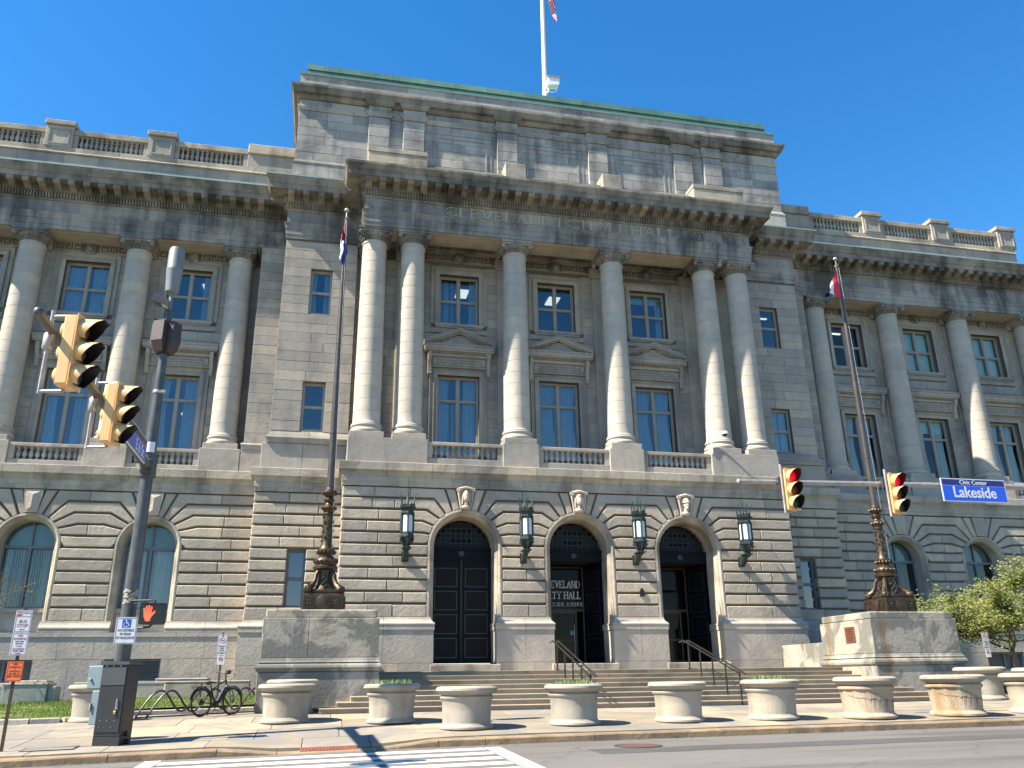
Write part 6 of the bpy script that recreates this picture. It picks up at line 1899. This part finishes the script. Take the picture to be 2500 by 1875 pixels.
def smoke_post(x, y, lab):
    z = G(x, y); t = thing('sign_post', lab, 'sign post', (x,y,z))
    m = MB(); m.box(-.025,.025,-.018,.018,-.05,2.28-z); m.ell((0,0,2.29-z), .028,.028,.03,8,5); m.obj('post', RUST, t)
    o = sign(t, .27, .52, 1.98-z, [('SMOKE',.058,-.07,INK,.95),('FREE',.058,-.13,INK,.95),('ZONE',.058,-.19,INK,.95)])
    ring_sign(o, .085, .10, -.0405)
    m = MB(); m.lathe([(.022,0),(.022,.002)], c=(0,-.0405,.222), n=10, M=Matrix.Rotation(PI/2,3,'X')); m.obj('city_seal', SIGNB, o)
    o = sign(t, .21, .30, 1.54-z, [('NO VAPING',.03,.11,SIGNR,.9)], border=False)
    ring_sign(o, .058, .01, -.0405)
smoke_post(-12.45, -4.35, 'smoke free zone sign post rising behind the parked bicycle')
smoke_post(13.25, -5.0, 'smoke free zone sign post in shade under the leafy tree')

# ---------------------------------------------------------------- bicycle and rack
def wpt(u, v, w):
    s_ = 2500/2212
    d = _f+_R*((u*s_-1250)/2043.26)-_U*((v*s_-937.5)/2043.26)
    return Vector((-9.6042,-31.5423,.8538))+d*w
ra_, rb_ = wpt(432,1550,21.6), wpt(500,1543,22.5)
dv = Vector((rb_.x-ra_.x, rb_.y-ra_.y)); bang = math.atan2(dv.y, dv.x)
bk = thing('bicycle', 'black electric bicycle with saddle and luggage rack leaning in the wave rack', 'bicycle', (ra_.x, ra_.y, G(ra_.x,ra_.y)), bang)
bk.rotation_euler = (math.radians(-3), 0, bang)
WB = min(1.25, dv.length); RW = .355
def wheel(x, hub):
    c = (x,0,RW); Mx = Matrix.Rotation(PI/2,3,'X')
    m = MB(); n = 40
    V = []; F = []
    for i in range(n):
        a = 2*PI*i/n
        for j in range(8):
            b = 2*PI*j/8; r = RW-.027+.027*math.cos(b); V.append((r*math.cos(a), .027*math.sin(b), r*math.sin(a)))
    for i in range(n):
        for j in range(8): F.append([i*8+j,((i+1)%n)*8+j,((i+1)%n)*8+(j+1)%8,i*8+(j+1)%8])
    m.lathe([(RW-.055,-.012),(RW-.045,-.014),(RW-.045,.014),(RW-.055,.012)], n=n, M=Mx, cap=False)
    m.lathe([(hub,-.03),(hub,.03)], n=16, M=Mx)
    w = m.obj('wheel', BLACK, bk, True, loc=c)
    m = MB(); m.add(V, F); m.obj('tyre', RUBBER, w, True)
    m = MB()
    for k in range(20):
        a = 2*PI*k/20; m.tube([(hub*.8*math.cos(a+.3*(-1)**k),.02*(-1)**k,hub*.8*math.sin(a+.3*(-1)**k)),((RW-.05)*math.cos(a),0,(RW-.05)*math.sin(a))], .0022, 3, False)
    m.obj('spokes', GALV, w)
wheel(0, .075); wheel(WB, .03)
m = MB()
bb = (.46,0,.30); seat_t = (.33,0,.66); head_t = (WB-.26,0,.90); head_b = (WB-.215,0,.76)
m.tube([bb,seat_t,(.30,0,.74)], .02, 8); m.tube([bb,(.62,0,.36),head_b], [.03,.038,.032], 8); m.tube([seat_t,head_t], .016, 8); m.tube([head_t,head_b], .024, 8)
for q in (-.055,.055):
    m.tube([(0,q,RW),(.44,q*.4,.31)], .011, 6); m.tube([(0,q,RW),(.33,q*.3,.64)], .009, 6)
    m.tube([(WB,q,RW),(WB-.05,q,.60),(WB-.20,q*.6,.76)], .014, 6)
m.obj('frame', BLACK, bk, True)
m = MB(); m.bbox(-.05,.05,-.04,.04,-.22,.22,.015); me = m.mesh('battery', plain('navy_battery', (.01,.012,.03), .4, 0)); 
put('battery', me, bk, (.68,0,.53), (0,math.radians(35),0))
m = MB(); m.tube([(.30,0,.74),(.285,0,.80)], .014, 8); m.ell((.25,0,.845), .13,.085,.035,12,6); m.ell((.38,0,.85), .09,.03,.022,10,5); m.ell((.20,0,.83), .07,.09,.05,10,5); m.obj('saddle', BLACK, bk, True)
m = MB(); m.tube([(WB-.26,0,.90),(WB-.29,0,1.05),(WB-.24,0,1.08)], .017, 8); m.tube([(WB-.34,-.30,1.12),(WB-.27,-.16,1.11),(WB-.24,0,1.09),(WB-.27,.16,1.11),(WB-.34,.30,1.12)], .013, 8)
m.bbox(WB-.25,WB-.14,-.06,.06,1.05,1.16,.02); m.obj('handlebar', BLACK, bk, True)
m = MB(); m.tube([(WB-.26,.16,1.10),(WB-.08,.15,1.0),(WB-.14,.05,.80)], .005, 5); m.tube([(WB-.26,-.16,1.10),(WB-.06,-.12,1.02),(WB-.16,-.02,.84)], .005, 5); m.obj('cables', BLACK, bk, True)
m = MB(); m.box(-.30,.20,-.065,-.05,.735,.745); m.box(-.30,.20,.05,.065,.735,.745)
for x in (-.30,-.14,.02,.18): m.box(x,x+.012,-.05,.05,.735,.745)
for q in (-.07,.07): m.tube([(0,q,RW),(-.25,q,.735)], .006, 5); m.tube([(0,q,RW),(-.02,q,.735)], .006, 5)
m.obj('luggage_rack', BLACK, bk)
for x0 in (0, WB):
    m = MB(); a0, a1 = (.3,2.9) if x0 == 0 else (.4, 2.2)
    m.tube([(x0+(RW+.025)*math.cos(a0+(a1-a0)*k/12), 0, RW+(RW+.025)*math.sin(a0+(a1-a0)*k/12)) for k in range(13)], .02, 6); m.obj('mudguard', BLACK, bk, True)
m = MB(); m.lathe([(.09,-.012),(.09,.012)], c=bb, n=16, M=Matrix.Rotation(PI/2,3,'X')); m.tube([(.46,-.06,.30),(.40,-.07,.15)], .012, 6); m.tube([(.46,.06,.30),(.52,.07,.45)], .012, 6); m.box(.34,.45,-.16,-.08,.14,.165); m.box(.47,.58,.08,.16,.44,.465); m.obj('crankset', BLACK, bk)
m = MB(); m.tube([(.40,.05,.30),(.36,.16,.0)], .01, 6); m.obj('kickstand', BLACK, bk)
rk = thing('bike_rack', 'dark wavy tube bicycle rack along the lawn kerb holding the bicycle', 'bike rack', (0,0,0))
def wave(p0, p1, n):
    d = p1-p0; L = d.length; pts = [(p0.x,p0.y,G(p0.x,p0.y)-.03)]
    for i in range(n*14+1):
        t = i/(n*14); h = .36+.27*-math.cos(2*PI*t*n)
        if t < .5/n: h = .63*math.sin(min(1, t*2*n)*PI/2)
        if t > 1-.5/n: h = .63*math.sin(min(1, (1-t)*2*n)*PI/2)
        x, y = p0.x+d.x*t, p0.y+d.y*t
        pts.append((x, y, G(x,y)+.03+h))
    pts.append((p1.x,p1.y,G(p1.x,p1.y)-.03))
    m = MB(); m.tube(pts, .028, 8); return m.obj('wave_tube', plain('rack_tube', (.045,.045,.046), .35, .5) if not bpy.data.materials.get('rack_tube') else bpy.data.materials['rack_tube'], rk, True)
for off in (0, 1):
    a = Vector((-14.20,-6.55)) if off == 0 else Vector((-13.87,-6.92))
    wave(a, a+Vector((3.1,1.55)), 3)
m = MB(); a = Vector((-14.2,-6.62)); b = a+Vector((3.3,1.62)); m.prism([(a.x,a.y-.05,G(a.x,a.y)+.0),(b.x,b.y-.05,G(b.x,b.y)+.0),(b.x,b.y+.05,G(b.x,b.y)+.0),(a.x,a.y+.05,G(a.x,a.y)+.0)], (0,0,.035)); m.obj('ground_rail', RUST, rk)

# ---------------------------------------------------------------- lawn, its kerb and the low walls
def lawn_h(x, y): return G(x,y)+.05+.30*max(0, min(1, (y+7.2)/6.0))
edge = [(-26,-7.30),(-18,-7.35),(-16.4,-7.55),(-15.75,-7.5),(-15.45,-7.1),(-15.2,-6.0),(-14.9,-4.95),(-14.2,-4.62),(-11.4,-4.40)]
def lawn_front(x):
    return lerp([(p[0],p[1]) for p in edge], x)
m = MB(); xs = frange(-26,-11.4,.3); ny = 10
V = []
for x in xs:
    y0 = lawn_front(x)
    for j in range(ny+1):
        y = y0+(-.4-y0)*j/ny; V.append((x,y,lawn_h(x,y)))
m.add(V, [[i*(ny+1)+j,(i+1)*(ny+1)+j,(i+1)*(ny+1)+j+1,i*(ny+1)+j+1] for i in range(len(xs)-1) for j in range(ny)])
tag(m.obj('lawn', LAWNB, None, True, fix=False), kind='structure')
m = MB(); r = random.Random(8)
cnt = 0
while cnt < 26000:
    x = r.uniform(-22,-11.4); y0 = lawn_front(x)+.02; y = r.uniform(y0, -.9)
    pat = math.sin(x*2.1+1.3*math.sin(y*3))*math.sin(y*2.7+x)+r.uniform(-.7,.7)
    if pat < -.35: continue
    z = lawn_h(x,y); h = r.uniform(.03,.085); a = r.uniform(0,PI); w = .012
    dx, dy = r.uniform(-.04,.04), r.uniform(-.04,.04)
    m.add([(x-w*math.cos(a),y-w*math.sin(a),z-.01),(x+w*math.cos(a),y+w*math.sin(a),z-.01),(x+dx,y+dy,z+h)], [(0,1,2)]); cnt += 1
tag(m.obj('grass', GRASS, None, fix=False), 'short green grass of the small lawn before the left wing', kind='stuff')
lc = tag(bpy.data.objects.new('lawn_curb', None), kind='structure'); COL.objects.link(lc)
for (x0,y0),(x1,y1) in zip(edge[:-1], edge[1:]):
    d = Vector((x1-x0,y1-y0)); L = d.length; d.normalize(); n = Vector((d.y,-d.x)); c = max(1, int(L/1.6+.5))
    for k in range(c):
        a = Vector((x0,y0))+d*(L*k/c+.006); b = Vector((x0,y0))+d*(L*(k+1)/c-.006)
        m = MB(); pts = []
        for p in (a, b):
            for o, z in ((.0,-.1),(.14,-.1),(.14,.10),(.125,.118),(.015,.12),(.0,.11)):
                pts.append((p.x+n.x*o, p.y+n.y*o, G(p.x,p.y)+z))
        m.add(pts, [(0,1,2,3,4,5),(11,10,9,8,7,6)]+[(i,6+i,6+(i+1)%6,(i+1)%6) for i in range(6)]); m.obj('curb_stone', S_PLIN, lc)
lw = thing('areaway_wall', 'low coped granite wall along the lawn before the basement windows', 'wall', (-15,-.7,0))
for a, b in ((-6,-3.05),(-2.2,-.6),(-.595,.9)):
    m = MB(); m.bbox(a, b, -.14, .16, .1, .88, .01); m.obj('wall_stone', S_PLIN, lw)
    m = MB(); m.bbox(a-.0, b+.0, -.152, .2, .885, .965, .015); m.obj('coping_stone', S_PLIN, lw)
lw2 = thing('areaway_wall', 'pale sunlit low wall behind the bicycle running to the left pedestal', 'wall', (-13.1,-1.0,0))
for a, b in ((-1.35,-.2),(-.19,1.3)):
    m = MB(); m.bbox(a, b, -.15, .15, .1, .90, .03); m.obj('wall_stone', CONC, lw2)
m = MB(); m.bbox(-1.36, 1.31, -.158, .2, .905, .965, .02); m.obj('coping_stone', CONC, lw2)
m = MB(); m.bbox(-1.7, -.1, .25, 1.2, .3, 1.0, .02); m.bbox(-1.71, -.09, .235, 1.22, 1.005, 1.06, .02); m.obj('areaway_cover', S_PLIN, lw2)
gb = thing('stone_bench_block', 'greenish slate stone block with stepped cap at the left end of the low wall', 'stone block', (-18.5,-.95,0))
m = MB(); m.bbox(-.62,.62,-.35,.5,.1,.90,.015); m.obj('die', S_GREEN, gb)
m = MB(); m.bbox(-.66,.66,-.37,.55,.905,.97,.015); m.obj('cap', S_PLIN, gb)
m = MB(); m.bbox(-.50,.58,-.25,.45,.975,1.04,.015); m.obj('upper_cap', S_PLIN, gb)
m = MB(); m.bbox(.625,.85,-.2,.4,.1,.86,.015); m.bbox(-1.3,-.625,-.28,.4,.1,.88,.015); m.obj('side_stone', S_GREEN, gb)
# right side: dark hedge bed and low wall by the tree
rw = thing('areaway_wall', 'shaded low wall at the basement windows behind the leafy tree', 'wall', (18,-.7,0))
for a, b in ((-6.6,-4),(-3.99,-1),(-.99,3)):
    m = MB(); m.bbox(a, b, -.14, .16, .1, .55, .01); m.obj('wall_stone', S_PED, rw)
gc = MB(); r = random.Random(3)
for i in range(2600):
    x = r.uniform(11.4,22); y = r.uniform(-3.2,-.9); h = r.uniform(.1,.45); a = r.uniform(0,PI); z = G(x,y)
    gc.add([(x-.03*math.cos(a),y-.03*math.sin(a),z+h*.6),(x+.03*math.cos(a),y+.03*math.sin(a),z+h*.6),(x+r.uniform(-.08,.08),y+r.uniform(-.08,.08),z+h)], [(0,1,2)])
tag(gc.obj('ground_cover', leaf_mat('dark_ground_cover', (.03,.045,.015), (.06,.08,.03)), None, fix=False), 'dark low ground cover in the bed under the leafy tree', kind='stuff')
m = MB(); m.box(11.3,26,-3.3,-3.2,-.1,.25); m.box(11.3,26,-3.2,-.3,.0,.14); tag(m.obj('planting_bed', SOIL, None), kind='structure')

# ---------------------------------------------------------------- trees
def tree(name, base, trunk_h, rad, nleaf, seed, lab, leafm, lsz, lens, lean=(0,0), flat=.45):
    r = random.Random(seed); t = thing(name, lab, 'tree', base)
    m = MB(); tips = []
    def grow(p, d, L, rd, lev):
        pts = [p]; rs = [rd]; q = Vector(p); dd = Vector(d); n = 6
        for i in range(n):
            w = .10 if lev == 0 else .26
            dd = (dd+Vector((r.uniform(-w,w), r.uniform(-w,w), r.uniform(-w*.7,w*.7)))).normalized()
            q = q+dd*L/n; pts.append(tuple(q)); rs.append(rd*(1-.6*(i+1)/n))
            if lev >= 2 or (lev == 1 and i > 2): tips.append(Vector(q))
        m.tube(pts, rs, 8 if lev == 0 else (6 if lev == 1 else 4))
        if lev < len(lens)-1:
            for j in range((7,6,5,3)[lev]):
                f = r.uniform(.72,1) if lev == 0 else r.uniform(.3,1)
                s_ = Vector(pts[max(1, min(n, int(f*n+.5)))])
                az = 2*PI*j/7+r.uniform(-.4,.4) if lev == 0 else r.uniform(0,2*PI)
                el = r.uniform(.05,.85)*flat*1.6 if lev == 0 else r.uniform(-.35,.75)
                nd = Vector((math.cos(az)*math.cos(el), math.sin(az)*math.cos(el), math.sin(el)))
                if lev: nd = (nd*.75+dd*.6).normalized()
                grow(tuple(s_), nd, lens[lev+1]*r.uniform(.65,1.1), rs[-1]*r.uniform(.6,.85)+.002, lev+1)
    grow((0,0,-.05), (lean[0],lean[1],1), trunk_h, rad, 0)
    m.obj('trunk', BARK, t, True)
    c = MB(); k = 0
    while k < nleaf:
        p = tips[r.randrange(len(tips))]
        g = r.choice((.07,.12,.2))
        p = p+Vector((r.gauss(0,g), r.gauss(0,g), r.gauss(0,g*.7)))
        if math.sin(p.x*2.3+seed)*math.sin(p.y*2.9)*math.sin(p.z*3.3+1) < -.12 and r.random() < .8: continue
        s_ = r.uniform(*lsz); a = Vector((r.gauss(0,1),r.gauss(0,1),r.gauss(0,.6))).normalized(); b = a.orthogonal().normalized()*s_*.5
        c.add([p-a*s_, p+b, p+a*s_, p-b], [(0,1,2,3)]); k += 1
    tag(c.obj('crown', leafm, t, fix=False), kind='stuff')
    return t
tree('locust_tree', (15.3,-3.9,G(15.3,-3.9)), 2.25, .16, 46000, 21, 'small spreading tree in fresh yellow green leaf beside the plaque pedestal', LEAF, (.03,.06), (0,3.1,1.7,.9,.45))
tree('bare_tree', (-20.85,-3.0,G(-20.85,-3)), 3.0, .09, 120, 5, 'nearly bare young tree whose twigs reach in at the left photo edge', LEAF, (.03,.05), (0,1.7,1.0,.6,.3), lean=(.12,-.05))

m = MB(); r = random.Random(12)
for i in range(420):
    x = r.uniform(-24, 14); y = -13.66-abs(r.gauss(0,.10)); z = G(x, y)+.006; q = r.uniform(.008,.03); a = r.uniform(0,PI)
    c, s_ = math.cos(a)*q, math.sin(a)*q
    m.add([(x-c,y-s_,z),(x+s_*.5,y-c*.5,z+q*.2),(x+c,y+s_,z+q*.3),(x-s_*.5,y+c*.5,z)], [(0,1,2,3)])
tag(m.obj('gutter_litter', plain('dry_leaf_litter', (.20,.15,.09), .9, 0, var=.4, scale=20), None, fix=False), 'scattered dry leaf litter and grit along the kerb', kind='stuff')
